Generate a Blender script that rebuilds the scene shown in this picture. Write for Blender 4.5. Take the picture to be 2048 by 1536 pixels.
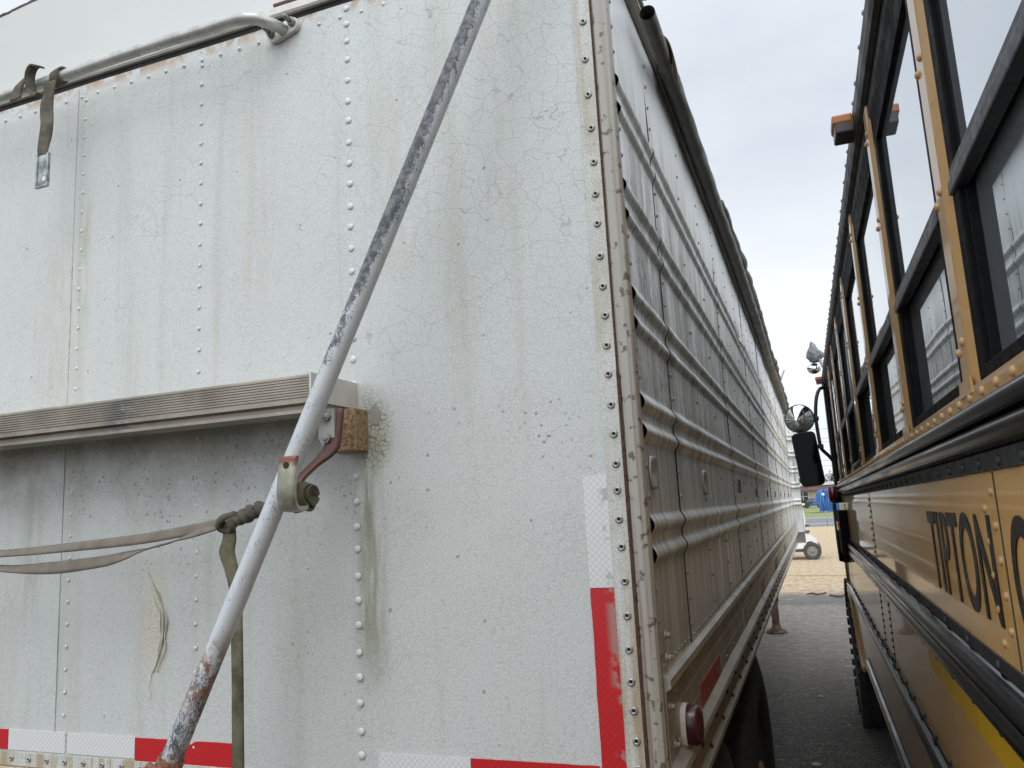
import bpy, bmesh, math, random
from mathutils import Vector, Matrix, noise
R = math.radians
random.seed(7)
S = bpy.context.scene
for o in list(bpy.data.objects): bpy.data.objects.remove(o)
COL = S.collection

# ------------------------------------------------------------------ camera
cd = bpy.data.cameras.new('camera'); cam = bpy.data.objects.new('camera', cd); COL.objects.link(cam)
ax = Vector((0.933, 0.3551, -0.0527)); fw = Vector((-0.3431, 0.9254, 0.1608)); fw.normalize()
ax = (ax - fw*ax.dot(fw)).normalized(); up = ax.cross(-fw).normalized() * -1
up = (-fw).cross(ax).normalized()
m = Matrix((ax, up, -fw)).transposed().to_4x4(); m.translation = Vector((0, 0, 1.55)); cam.matrix_world = m
cd.sensor_width = 36; cd.lens = 36*1579.16/2048; cd.clip_start = .02; cd.clip_end = 3000
S.camera = cam

# ------------------------------------------------------------------ world, sun, exposure
SUN_EL, SUN_AZ = R(54), R(160)       # behind the camera, a little to its right, veiled by cloud
w = bpy.data.worlds.new('World'); S.world = w; w.use_nodes = True
nt = w.node_tree; nt.nodes.clear()
def wn(t, **k):
    n = nt.nodes.new(t)
    for a, b in k.items(): setattr(n, a, b)
    return n
L = nt.links.new
sky = wn('ShaderNodeTexSky', sky_type='NISHITA', sun_disc=False, sun_elevation=SUN_EL, sun_rotation=SUN_AZ, dust_density=4.0)
bw = wn('ShaderNodeHueSaturation'); bw.inputs['Saturation'].default_value = .35; L(sky.outputs[0], bw.inputs['Color'])
tc = wn('ShaderNodeTexCoord'); mp = wn('ShaderNodeMapping'); mp.inputs['Scale'].default_value = (1, 1, 2.6)
L(tc.outputs['Generated'], mp.inputs[0])
nz = wn('ShaderNodeTexNoise'); nz.inputs['Scale'].default_value = 1.35; nz.inputs['Detail'].default_value = 5; nz.inputs['Roughness'].default_value = .5
L(mp.outputs[0], nz.inputs['Vector'])
rp = wn('ShaderNodeValToRGB'); rp.color_ramp.elements[0].position = .38; rp.color_ramp.elements[1].position = .62
rp.color_ramp.elements[0].color = (8.0, 8.75, 9.9, 1); rp.color_ramp.elements[1].color = (10.7, 11.2, 11.75, 1)
L(nz.outputs['Fac'], rp.inputs[0])
# cloud veil is brighter round the hidden sun
dt = wn('ShaderNodeVectorMath', operation='DOT_PRODUCT')
sd = Vector((math.sin(SUN_AZ)*math.cos(SUN_EL), math.cos(SUN_AZ)*math.cos(SUN_EL), math.sin(SUN_EL)))
L(tc.outputs['Generated'], dt.inputs[0]); dt.inputs[1].default_value = sd
mr = wn('ShaderNodeMapRange'); mr.inputs['From Min'].default_value = -.1; mr.inputs['From Max'].default_value = 1
mr.inputs['To Min'].default_value = .9; mr.inputs['To Max'].default_value = 2.1; L(dt.outputs['Value'], mr.inputs['Value'])
sx = wn('ShaderNodeSeparateXYZ'); L(tc.outputs['Generated'], sx.inputs[0])
hz = wn('ShaderNodeMapRange'); hz.inputs['From Min'].default_value = 0; hz.inputs['From Max'].default_value = .75
hz.inputs['To Min'].default_value = 1.16; hz.inputs['To Max'].default_value = .86; L(sx.outputs['Z'], hz.inputs['Value'])
mm = wn('ShaderNodeMath', operation='MULTIPLY'); L(mr.outputs[0], mm.inputs[0]); L(hz.outputs[0], mm.inputs[1])
vm = wn('ShaderNodeVectorMath', operation='SCALE'); L(rp.outputs[0], vm.inputs[0]); L(mm.outputs[0], vm.inputs['Scale'])
mx = wn('ShaderNodeMixRGB'); mx.inputs[0].default_value = .93; L(bw.outputs[0], mx.inputs[1]); L(vm.outputs[0], mx.inputs[2])
bg = wn('ShaderNodeBackground'); bg.inputs['Strength'].default_value = .1; L(mx.outputs[0], bg.inputs['Color'])
ow = wn('ShaderNodeOutputWorld'); L(bg.outputs[0], ow.inputs[0])
sl = bpy.data.lights.new('sun', 'SUN'); sl.energy = 1.25; sl.angle = R(40); sl.color = (1, .985, .96)
so = bpy.data.objects.new('sun', sl); COL.objects.link(so); so.rotation_euler = sd.to_track_quat('Z', 'Y').to_euler(); so.location = sd*20
S.view_settings.view_transform = 'Standard'; S.view_settings.look = 'None'; S.view_settings.exposure = 0.0; S.view_settings.gamma = 1
S.render.engine = 'CYCLES'

# ------------------------------------------------------------------ material helper
class M:
    def __init__(s, name, rough=.5, metal=0., base=(.5, .5, .5), coat=0, spec=None, ior=None):
        s.m = bpy.data.materials.new(name); s.m.use_nodes = True; s.t = s.m.node_tree
        s.b = s.t.nodes['Principled BSDF']; s.c = s.t.nodes.new('ShaderNodeTexCoord').outputs['Object']
        s.set('Base Color', (*base, 1)); s.set('Roughness', rough); s.set('Metallic', metal)
        if coat: s.set('Coat Weight', coat); s.set('Coat Roughness', .04)
        if spec is not None: s.set('Specular IOR Level', spec)
        if ior: s.set('IOR', ior)
    def set(s, k, v):
        i = s.b.inputs[k]
        if hasattr(v, 'links'): s.t.links.new(v, i)
        else: i.default_value = v
        return s
    def n(s, t, ins=None, out=0, **k):
        x = s.t.nodes.new(t)
        for a, b in k.items(): setattr(x, a, b)
        for a, b in (ins or {}).items():
            if hasattr(b, 'links'): s.t.links.new(b, x.inputs[a])
            else: x.inputs[a].default_value = b
        return x.outputs[out]
    def map(s, sc=(1, 1, 1), loc=(0, 0, 0), rot=(0, 0, 0), v=None):
        return s.n('ShaderNodeMapping', {0: v or s.c, 1: loc, 2: rot, 3: sc})
    def noise(s, scale, v=None, det=4, rough=.55, dist=0):
        return s.n('ShaderNodeTexNoise', {'Vector': v or s.c, 'Scale': scale, 'Detail': det, 'Roughness': rough, 'Distortion': dist})
    def math(s, op, a, b=0., c=None, clamp=False):
        d = {0: a, 1: b}
        if c is not None: d[2] = c
        return s.n('ShaderNodeMath', d, operation=op, use_clamp=clamp)
    def rng(s, v, a, b, c=0., d=1.):
        return s.n('ShaderNodeMapRange', {0: v, 1: a, 2: b, 3: c, 4: d}, interpolation_type='SMOOTHSTEP')
    def mix(s, f, a, b, mode='MIX'):
        a = (*a, 1) if isinstance(a, tuple) and len(a) == 3 else a
        b = (*b, 1) if isinstance(b, tuple) and len(b) == 3 else b
        return s.n('ShaderNodeMixRGB', {0: f, 1: a, 2: b}, blend_type=mode)
    def sep(s, k, v=None): return s.n('ShaderNodeSeparateXYZ', {0: v or s.c}, out='XYZ'.index(k))
    def warp(s, amt, scale, v=None):
        nn = s.t.nodes.new('ShaderNodeTexNoise'); s.t.links.new(v or s.c, nn.inputs['Vector']); nn.inputs['Scale'].default_value = scale; nn.inputs['Detail'].default_value = 3
        q = s.n('ShaderNodeVectorMath', {0: nn.outputs['Color'], 1: (.5, .5, .5)}, operation='SUBTRACT')
        q = s.n('ShaderNodeVectorMath', {0: q, 'Scale': amt}, operation='SCALE')
        return s.n('ShaderNodeVectorMath', {0: v or s.c, 1: q}, operation='ADD')
    def edge(s, scale, v=None, rand=1.):
        return s.n('ShaderNodeTexVoronoi', {'Vector': v or s.c, 'Scale': scale, 'Randomness': rand}, feature='DISTANCE_TO_EDGE')
    def spots(s, scale, v=None):
        return s.n('ShaderNodeTexVoronoi', {'Vector': v or s.c, 'Scale': scale}, feature='F1')
    def bump(s, h, dist=.002, st=1., prev=None):
        d = {'Height': h, 'Distance': dist, 'Strength': st}
        if prev is not None: d['Normal'] = prev
        o = s.n('ShaderNodeBump', d); s.set('Normal', o); return o
    def gauss(s, x, c, wd):      # 1 at c fading to 0 at +-wd
        d = s.math('ABSOLUTE', s.math('SUBTRACT', x, c)); return s.rng(d, 0., wd, 1., 0.)

def crazed_paint(name, base=(.560, .580, .565), full=True):
    k = M(name, rough=.42, base=base)
    X, Z = k.sep('X'), k.sep('Z')
    wv = k.warp(.035, 9.)
    wv2 = k.warp(.01, 60., wv)
    big = k.edge(25., wv2); mid = k.edge(62., wv2); fine = k.edge(170., k.warp(.006, 90.))
    upr = k.math('MULTIPLY', k.rng(X, -1.25, -.6), k.rng(Z, 1.75, 2.15))           # bolder crazing towards the upper corner
    patch = k.rng(k.noise(3.2), .42, .62)
    mb = k.math('MAXIMUM', upr, k.math('MULTIPLY', patch, k.rng(Z, 1.5, 1.9)))
    lb = k.math('MULTIPLY', k.rng(big, 0., .018, 1., 0.), k.math('MULTIPLY', mb, .8))
    lm = k.math('MULTIPLY', k.rng(mid, 0., .055, 1., 0.), k.math('MULTIPLY', k.rng(k.noise(7.), .4, .62), .42))
    lf = k.math('MULTIPLY', k.rng(fine, 0., .13, 1., 0.), .36)
    lines = k.math('MAXIMUM', k.math('MAXIMUM', lb, lm), lf, clamp=True)
    # crazing and green dirt round the bracket, split patch on the lower left
    def ell(cx, cz, rx, rz):
        a = k.math('DIVIDE', k.math('SUBTRACT', X, cx), rx); b = k.math('DIVIDE', k.math('SUBTRACT', Z, cz), rz)
        return k.math('SQRT', k.math('ADD', k.math('MULTIPLY', a, a), k.math('MULTIPLY', b, b)))
    br = k.rng(k.math('ADD', ell(-.775, 1.715, .050, .10), k.math('MULTIPLY', k.noise(25.), .5)), .7, 1.35, 1., 0.)
    brl = k.math('MULTIPLY', k.rng(k.edge(95., wv2), 0., .10, 1., 0.), br)
    sc = k.rng(ell(-1.30, 1.36, .045, .15), .35, 1.1, 1., 0.)
    scl = k.math('MULTIPLY', k.rng(k.edge(110., wv2), 0., .07, 1., 0.), k.math('MULTIPLY', sc, .7))
    col = k.mix(k.math('MULTIPLY', k.rng(k.noise(1.6, det=6), .35, .7), .30), base, (.50, .515, .47))
    # vertical run-off streaks
    st = k.noise(1., k.map((16, 1, .9)), det=5, rough=.6)
    col = k.mix(k.math('MULTIPLY', k.rng(st, .48, .75), .42), col, (.40, .41, .32))
    for cx, cz0, cz1, wd, amt, c in ((-.785, 1.2, 1.75, .05, .75, (.19, .19, .10)), (-.70, 1.9, 2.5, .09, .28, (.42, .42, .31)), (-1.53, 1.9, 2.35, .035, .5, (.36, .36, .20)),
                                    (-1.60, 1.75, 2.3, .10, .3, (.42, .41, .3)), (-1.05, 1.9, 2.5, .11, .28, (.46, .46, .36)), (-1.66, 1.3, 1.72, .05, .4, (.28, .29, .19)), (-.50, 2.0, 2.62, .06, .28, (.42, .42, .33))):
        f = k.math('MULTIPLY', k.gauss(X, cx, wd), k.math('MULTIPLY', k.rng(Z, cz0, cz0+.18), k.rng(Z, cz1-.06, cz1, 1., 0.)))
        f = k.math('MULTIPLY', f, k.rng(k.noise(1., k.map((60, 1, 8)), det=5), .3, .6)); col = k.mix(k.math('MULTIPLY', f, amt), col, c)
    # blotchy olive tone under the beam, stronger up towards it
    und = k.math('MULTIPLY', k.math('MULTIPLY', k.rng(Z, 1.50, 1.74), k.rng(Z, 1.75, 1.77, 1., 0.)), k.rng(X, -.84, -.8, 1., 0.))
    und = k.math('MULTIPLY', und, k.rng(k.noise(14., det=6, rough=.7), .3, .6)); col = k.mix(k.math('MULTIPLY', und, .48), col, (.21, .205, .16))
    # mildew specks
    sp = k.spots(75., k.warp(.02, 20.)); spm = k.math('MULTIPLY', k.rng(Z, 1.38, 1.55), k.rng(Z, 1.74, 1.76, 1., 0.))
    spm = k.math('MAXIMUM', k.math('MULTIPLY', spm, k.rng(k.noise(4.), .45, .6)), k.math('MULTIPLY', k.gauss(X, -.95, .06), k.rng(k.noise(9.), .5, .6)))
    spk = k.math('MULTIPLY', k.rng(k.math('ADD', sp, k.math('MULTIPLY', k.noise(40., det=5), .3)), .24, .42, 1., 0.), spm)
    sp2 = k.math('MULTIPLY', k.rng(k.spots(17., k.warp(.05, 8.)), .04, .065, 1., 0.), .75)
    col = k.mix(k.math('MULTIPLY', k.math('MAXIMUM', spk, sp2), .8), col, (.12, .12, .10))
    col = k.mix(k.math('MULTIPLY', br, .55), col, (.40, .40, .30)); col = k.mix(k.math('MULTIPLY', sc, .6), col, (.62, .58, .44))
    # grey worn edge, rust along top and foot
    rt = k.math('MULTIPLY', k.rng(Z, 2.595, 2.625), k.rng(k.noise(30., det=6), .42, .6)); col = k.mix(k.math('MULTIPLY', rt, .7), col, (.36, .20, .09))
    rb = k.math('MULTIPLY', k.rng(Z, 1.085, 1.068), k.rng(k.noise(20., det=5), .3, .5)); col = k.mix(k.math('MULTIPLY', rb, .85), col, (.42, .24, .10))
    al = k.math('MAXIMUM', k.math('MAXIMUM', k.math('MULTIPLY', lines, 1.), k.math('MULTIPLY', brl, 1.4)), scl)
    col = k.mix(k.math('MULTIPLY', al, .62), col, (.10, .10, .08))
    k.set('Base Color', col); k.set('Roughness', k.rng(k.noise(12.), .3, .7, .36, .55))
    b0 = k.bump(k.noise(1.7, det=1), .03, .35)
    b1 = k.bump(k.noise(240., det=1), .0006, .5, b0)
    return k.m

def flange_paint(name):
    k = M(name, rough=.45); Z = k.sep('Z'); wv = k.warp(.02, 12.)
    col = k.mix(k.rng(k.noise(8., det=6), .4, .65), (.57, .585, .555), (.47, .465, .40))
    st = k.rng(k.noise(1., k.map((70, 70, 3.2)), det=6), .38, .62)
    amt = k.math('ADD', k.rng(Z, 1.55, 1.25, 0., .65), k.rng(Z, 1.8, 2.3, .08, .45))
    col = k.mix(k.math('MULTIPLY', st, amt, clamp=True), col, (.34, .235, .115))
    cr = k.math('MULTIPLY', k.rng(k.edge(150., wv), 0., .09, 1., 0.), .4)
    col = k.mix(cr, col, (.16, .14, .10)); k.set('Base Color', col)
    k.bump(k.noise(150.), .0008, .6); return k.m

def post_paint(name):
    k = M(name, rough=.42); st = k.rng(k.noise(1., k.map((120, 120, 1.2)), det=5), .42, .66)
    Z = k.sep('Z'); col = k.mix(k.math('MULTIPLY', st, k.rng(Z, 2.5, 1.5, .25, .8)), (.36, .345, .305), (.18, .105, .05))  # rust streaks, heavier low down; shade of the lower half painted in too
    col = k.mix(k.math('MULTIPLY', k.rng(k.noise(60., det=6), .58, .64), .8), col, (.07, .045, .03)); k.set('Base Color', col)
    k.bump(k.noise(90.), .0008, .5); return k.m

def side_metal(name):
    k = M(name, rough=.4, metal=.55); Y, Z = k.sep('Y'), k.sep('Z')
    st = k.noise(1., k.map((1, 22, 1.3)), det=7, rough=.65)
    st2 = k.noise(1., k.map((1, 55, 2.2), (3, 1, 2)), det=5, rough=.6)
    col = k.mix(k.rng(st, .35, .7), (.76, .77, .75), (.50, .51, .49))
    col = k.mix(k.math('MULTIPLY', k.rng(st2, .5, .72), .6), col, (.22, .225, .185))
    # green film where water sits, under and between the ribs
    gm = None
    for zc in (2.235, 2.035, 1.84, 1.65, 1.44):
        g = k.gauss(Z, zc, .055); gm = g if gm is None else k.math('MAXIMUM', gm, g)
    gm = k.math('MULTIPLY', gm, k.math('MULTIPLY', k.rng(k.noise(1., k.map((1, 9, 4)), det=6), .36, .6), k.rng(Y, 1.4, 5., .3, 1.)))
    col = k.mix(k.math('MULTIPLY', gm, .5), col, (.20, .215, .12))
    sp = k.math('MULTIPLY', k.rng(k.noise(48., k.map((1, 1, .5)), det=6, rough=.8), .5, .6), k.math('MULTIPLY', k.gauss(Z, 1.93, .5), k.rng(k.noise(2.6), .34, .5)))
    col = k.mix(k.math('MULTIPLY', sp, .75), col, (.13, .13, .10))
    rs = k.math('MULTIPLY', k.rng(k.noise(1., k.map((1, 9, 1.6), (7, 2, 5)), det=5), .60, .70), k.rng(Z, 1.7, 1.3, 0., .55))
    col = k.mix(rs, col, (.42, .30, .22))
    col = k.mix(k.math('MULTIPLY', k.rng(Z, 2.33, 2.48), .8), col, (.80, .82, .83))  # bright sheen of the upper band painted into the colour
    k.set('Base Color', col); k.set('Roughness', k.rng(st, .3, .7, .30, .5))
    k.set('Metallic', k.rng(Z, 1.9, 2.5, .5, .25))
    b = k.bump(k.noise(1., k.map((1, 1.6, 1.2)), det=1), .02, .12); k.bump(k.noise(140.), .0006, .4, b); return k.m

def plain(name, base, rough=.5, metal=0., nscale=20., var=.25, dark=None, bumpd=.0006, coat=0, ior=None, bsc=120.):
    k = M(name, rough=rough, metal=metal, coat=coat, ior=ior)
    d = dark or tuple(c*.5 for c in base)
    k.set('Base Color', k.mix(k.math('MULTIPLY', k.rng(k.noise(nscale, det=6), .35, .7), var), base, d))
    k.set('Roughness', k.rng(k.noise(nscale*1.7), .3, .7, rough*.85, min(1, rough*1.2)))
    if bumpd: k.bump(k.noise(bsc), bumpd, .5)
    return k.m

def rusty(name, base=(.20, .075, .035), light=(.48, .33, .20), green=False):
    k = M(name, rough=.85); v = k.noise(1., k.map((130, 130, 110)), det=6, rough=.8)
    col = k.mix(k.rng(v, .38, .62), base, light)
    if green: col = k.mix(k.math('MULTIPLY', k.rng(k.sep('X'), -.805, -.79), .45), col, (.15, .13, .05))
    k.set('Base Color', col); k.bump(v, .0015, .8); return k.m

def pole_paint(name):
    k = M(name, rough=.38); Z = k.sep('Z'); v = k.map((1, 1, .5))
    n1 = k.math('ADD', k.math('MULTIPLY', k.rng(k.noise(60., v, det=6, rough=.7), .3, .7), .38), k.math('MULTIPLY', k.rng(k.noise(480., k.map((1, 1, .5)), det=3, rough=.7), .3, .7), .24))
    side = k.noise(5., det=2)
    amt = k.math('MULTIPLY', k.rng(Z, 1.77, 2.05), .78); amt = k.math('MAXIMUM', amt, k.math('MULTIPLY', k.gauss(Z, 1.58, .16), .34)); amt = k.math('MAXIMUM', amt, k.rng(Z, 1.38, 1.3, .34, .74))
    # dark wear follows the left-hand side of the tube where tape was rubbed off
    dx = k.math('ADD', k.math('SUBTRACT', k.sep('X'), k.math('MULTIPLY', Z, .4157)), 1.473)
    dy = k.math('SUBTRACT', k.math('SUBTRACT', k.sep('Y'), k.math('MULTIPLY', Z, .1279)), .8674)
    rel = k.math('ADD', k.math('MULTIPLY', dx, .87), k.math('MULTIPLY', dy, .48))
    face = k.rng(rel, -.014, .014, .50, -.22)
    thr = k.math('SUBTRACT', .75, k.math('ADD', k.math('MULTIPLY', amt, .60), k.math('MULTIPLY', face, k.rng(Z, 1.72, 1.95))))
    chip = k.rng(k.math('SUBTRACT', n1, thr), -.12, .12)
    col = k.mix(chip, (.47, .495, .51), k.mix(k.rng(k.noise(90., det=5), .4, .65), (.055, .060, .070), (.16, .17, .175)))
    rust = k.math('MULTIPLY', k.rng(k.noise(38., det=7, rough=.75), .46, .52), k.math('MAXIMUM', k.gauss(Z, 1.325, .075), k.math('MULTIPLY', k.rng(Z, 1.225, 1.18), 1.)))
    col = k.mix(rust, col, (.20, .075, .035))
    k.set('Base Color', col); k.set('Roughness', k.rng(chip, 0., 1., .32, .6)); return k.m

def webbing(name, base=(.20, .185, .145)):
    k = M(name, rough=.95, spec=.2)
    wv = k.n('ShaderNodeTexWave', {'Vector': k.map((1, .3, 1)), 'Scale': 210., 'Distortion': .6, 'Detail': 1.}, out='Fac', bands_direction='DIAGONAL')
    col = k.mix(k.rng(k.noise(26., det=6), .35, .65), base, tuple(c*.5 for c in base)); col = k.mix(k.math('MULTIPLY', wv, .35), col, (.06, .055, .04))
    k.set('Base Color', col); k.bump(wv, .0008, .9); return k.m

def tape(name, c, c2):
    k = M(name, rough=.3, spec=.6)
    h = k.n('ShaderNodeTexBrick', {'Vector': k.map((1, 1, 1), rot=(0, 0, 0), v=k.n('ShaderNodeCombineXYZ', {0: k.math('ADD', k.sep('X'), k.sep('Z')), 1: k.math('SUBTRACT', k.sep('Z'), k.sep('X'))})), 'Scale': 44., 'Mortar Size': .04, 'Brick Width': .5, 'Row Height': .5, 'Color1': (0, 0, 0, 1), 'Color2': (0, 0, 0, 1), 'Mortar': (1, 1, 1, 1)}, offset=0.)
    col = k.mix(k.math('MULTIPLY', h, .6), c, c2); col = k.mix(k.math('MULTIPLY', k.math('MULTIPLY', k.rng(k.noise(25., det=6), .52, .58), k.rng(k.sep('X'), -.345, -.33)), .65), col, (.32, .27, .23))
    k.set('Base Color', col); return k.m

MT = {}
def mat(key, fn, *a, **k):
    if key not in MT: MT[key] = fn(key, *a, **k)
    return MT[key]
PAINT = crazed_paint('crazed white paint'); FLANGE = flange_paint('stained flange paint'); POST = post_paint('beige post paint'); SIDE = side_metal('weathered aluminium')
CAP = plain('white end cap', (.585, .60, .585), .55, 0, 1.2, .4, (.46, .46, .41), .001, bsc=25.)
WTRIM = plain('white trim', (.66, .65, .60), .4, 0, 25., .3, (.30, .27, .2))
ALU = plain('dull aluminium', (.42, .41, .37), .42, .5, 14., .5, (.24, .23, .2))
ALUD = plain('brown aluminium', (.38, .355, .31), .42, .35, 9., .55, (.23, .21, .17))
BLACK = plain('black rubber', (.022, .022, .024), .62, 0, 30., .4, bsc=60.)
DARK = plain('dark void', (.02, .019, .017), .9, 0, 10., .3, bumpd=0)
STEEL = plain('grey steel', (.30, .31, .31), .4, .7, 60., .5, (.12, .12, .12))
RIV = plain('painted rivet', (.62, .635, .62), .38, 0, 400., .12, (.40, .40, .36), 0)
RIVA = plain('metal rivet', (.42, .41, .38), .36, .6, 60., .5, (.2, .2, .18), 0)
RUST = rusty('rusted bracket', (.24, .075, .025), (.55, .42, .27), green=True); BROWN = plain('brown oxide steel', (.115, .055, .045), .6, .2, 30., .5, (.07, .04, .035))
POLE = pole_paint('chipped white pole'); WEB = webbing('dirty webbing'); WEB2 = webbing('olive webbing', (.23, .22, .145))
TW = tape('white reflective tape', (.66, .67, .66), (.42, .43, .42)); TRED = tape('red reflective tape', (.50, .012, .016), (.30, .008, .01))
VINYL = plain('weathered black tarp', (.085, .085, .072), .5, 0, 6., .5, (.04, .04, .033), .003, bsc=18.)
FADE = plain('faded red tape', (.30, .06, .045), .5, 0, 18., .4)
FADE2 = plain('peeled tape', (.42, .32, .26), .6, 0, 18., .6)
SEAL = plain('dried sealant', (.30, .29, .25), .8, 0, 30., .3)

# ------------------------------------------------------------------ mesh helpers
def NB(): return bmesh.new()
def quad(bm, vs, mi=0):
    f = bm.faces.new([bm.verts.new(v) for v in vs]); f.material_index = mi; return f
def box(bm, x0, x1, y0, y1, z0, z1, mi=0, bev=0.):
    r = bmesh.ops.create_cube(bm, size=1); vs = r['verts']
    for v in vs: v.co = Vector((x0 if v.co.x < 0 else x1, y0 if v.co.y < 0 else y1, z0 if v.co.z < 0 else z1))
    fs = {f for v in vs for f in v.link_faces}
    for f in fs: f.material_index = mi
    if bev:
        es = list({e for v in vs for e in v.link_edges}); q = bmesh.ops.bevel(bm, geom=es, offset=bev, segments=2, profile=.6, affect='EDGES')
        for f in q['faces']: f.material_index = mi
def prism(bm, pts, fn, t0, t1, mi=0, cap=True):
    """closed 2-D profile pts swept between t0 and t1; fn(u,v,t)->xyz"""
    a = [bm.verts.new(fn(u, v, t0)) for u, v in pts]; b = [bm.verts.new(fn(u, v, t1)) for u, v in pts]; n = len(pts)
    for i in range(n):
        f = bm.faces.new((a[i], a[(i+1) % n], b[(i+1) % n], b[i])); f.material_index = mi
    if cap:
        for ring in (a[::-1], b):
            f = bm.faces.new(ring); f.material_index = mi
def smooth_path(P, n=6):
    P = [Vector(p) for p in P]; out = []
    for i in range(len(P)-1):
        p0, p1, p2, p3 = P[max(i-1, 0)], P[i], P[i+1], P[min(i+2, len(P)-1)]
        for j in range(n):
            t = j/n; out.append(.5*((2*p1)+(-p0+p2)*t+(2*p0-5*p1+4*p2-p3)*t*t+(-p0+3*p1-3*p2+p3)*t**3))
    return out+[P[-1]]
def tube(bm, P, r, seg=14, mi=0, cap=True, rf=None, hollow=0):
    P = [Vector(p) for p in P]; rings = []; nrm = None
    for i, p in enumerate(P):
        t = (P[min(i+1, len(P)-1)]-P[max(i-1, 0)]).normalized()
        if nrm is None: nrm = t.cross(Vector((0, 0, 1))) if abs(t.z) < .9 else t.cross(Vector((1, 0, 0)))
        nrm = (nrm-t*nrm.dot(t)).normalized(); bn = t.cross(nrm)
        rr = r(i/(len(P)-1)) if callable(r) else r
        ring = []
        for j in range(seg):
            a = 2*math.pi*j/seg; q = rr*(rf(i/(len(P)-1), a) if rf else 1)
            ring.append(bm.verts.new(p+nrm*math.cos(a)*q+bn*math.sin(a)*q))
        rings.append(ring)
    for a, b in zip(rings, rings[1:]):
        for j in range(seg):
            f = bm.faces.new((a[j], a[(j+1) % seg], b[(j+1) % seg], b[j])); f.material_index = mi; f.smooth = True
    if cap and not hollow:
        for ring in (rings[0][::-1], rings[-1]):
            f = bm.faces.new(ring); f.material_index = mi
def ribbon(bm, P, W, th=.0016, mi=0, n=8, curl=.0):
    """flat band: P centre points, W half-width vectors at the same points"""
    A = smooth_path(P, n); B = smooth_path(W, n); rings = []
    for i, (p, h) in enumerate(zip(A, B)):
        t = (A[min(i+1, len(A)-1)]-A[max(i-1, 0)]).normalized(); nn = t.cross(h).normalized()*th
        rings.append([bm.verts.new(q) for q in (p-h-nn, p-h*.4-nn*1.3, p+h*.4-nn*1.3, p+h-nn, p+h+nn, p+h*.4+nn*1.3, p-h*.4+nn*1.3, p-h+nn)])
    for a, b in zip(rings, rings[1:]):
        for j in range(8):
            f = bm.faces.new((a[j], a[(j+1) % 8], b[(j+1) % 8], b[j])); f.material_index = mi; f.smooth = j not in (3, 7)
    bm.faces.new(rings[0][::-1]).material_index = mi; bm.faces.new(rings[-1]).material_index = mi
def dome(bm, c, nrm, r, h, seg=10, rings=3, mi=0, hole=False):
    c = Vector(c); nrm = Vector(nrm).normalized(); q = nrm.to_track_quat('Z', 'Y'); rs = []
    for i in range(rings):
        a = (i/rings)*math.pi/2; rr = r*math.cos(a); hh = h*math.sin(a)
        rs.append([bm.verts.new(c+q @ Vector((rr*math.cos(2*math.pi*j/seg), rr*math.sin(2*math.pi*j/seg), hh))) for j in range(seg)])
    for a, b in zip(rs, rs[1:]):
        for j in range(seg):
            f = bm.faces.new((a[j], a[(j+1) % seg], b[(j+1) % seg], b[j])); f.smooth = True; f.material_index = mi
    t = bm.verts.new(c+nrm*h)
    for j in range(seg):
        f = bm.faces.new((rs[-1][j], rs[-1][(j+1) % seg], t)); f.smooth = True; f.material_index = mi
def cyl(bm, a, b, r, seg=20, mi=0, r2=None): tube(bm, [a, b], (lambda t: r+(r2-r)*t) if r2 is not None else r, seg, mi)
def lathe(bm, prof, c, axis, seg=32, mi=0, smooth=True):
    c = Vector(c); q = Vector(axis).normalized().to_track_quat('Z', 'Y')
    rs = [[bm.verts.new(c+q @ Vector((r*math.cos(2*math.pi*j/seg), r*math.sin(2*math.pi*j/seg), h))) for j in range(seg)] for r, h in prof]
    for a, b in zip(rs, rs[1:]):
        for j in range(seg):
            f = bm.faces.new((a[j], a[(j+1) % seg], b[(j+1) % seg], b[j])); f.smooth = smooth; f.material_index = mi
    for ring in (rs[0][::-1], rs[-1]):
        try: bm.faces.new(ring).material_index = mi
        except ValueError: pass
def mk(name, bm, mats, parent=None, label=None, keep=False):
    me = bpy.data.meshes.new(name); bmesh.ops.recalc_face_normals(bm, faces=bm.faces) if not keep else None
    bm.to_mesh(me); bm.free()
    for q in (mats if isinstance(mats, (list, tuple)) else [mats]): me.materials.append(q)
    o = bpy.data.objects.new(name, me); COL.objects.link(o)
    if parent is not None:
        o.parent = parent
        if 'w' in WORLDP.get(parent.name, ''): o.matrix_parent_inverse = Matrix.Translation(-Vector(parent_loc(parent)))
        WORLDP[o.name] = 'm'
    if label: o['label'] = label
    return o
WORLDP = {}
def parent_loc(p): return p.location
def thing(name, label, cat, loc=(0, 0, 0), group=None, rot=None, world=True):
    o = bpy.data.objects.new(name, None); COL.objects.link(o); o.location = loc; o.empty_display_size = .2
    if rot: o.rotation_euler = rot
    o['label'] = label; o['category'] = cat
    if group: o['group'] = group
    if world: WORLDP[o.name] = 'w'
    return o
def tag(o, label, cat, group=None):
    o['label'] = label; o['category'] = cat
    if group: o['group'] = group
    return o
def struct(o): o['kind'] = 'structure'; return o
def clones(src, parent, mats):
    """copies of a small part (mesh shared) placed by matrices"""
    for k_, mtx in enumerate(mats):
        o = src if k_ == 0 else src.copy()
        if k_: COL.objects.link(o); o.parent = parent; o.matrix_parent_inverse = src.matrix_parent_inverse.copy()
        o.matrix_basis = mtx

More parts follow.
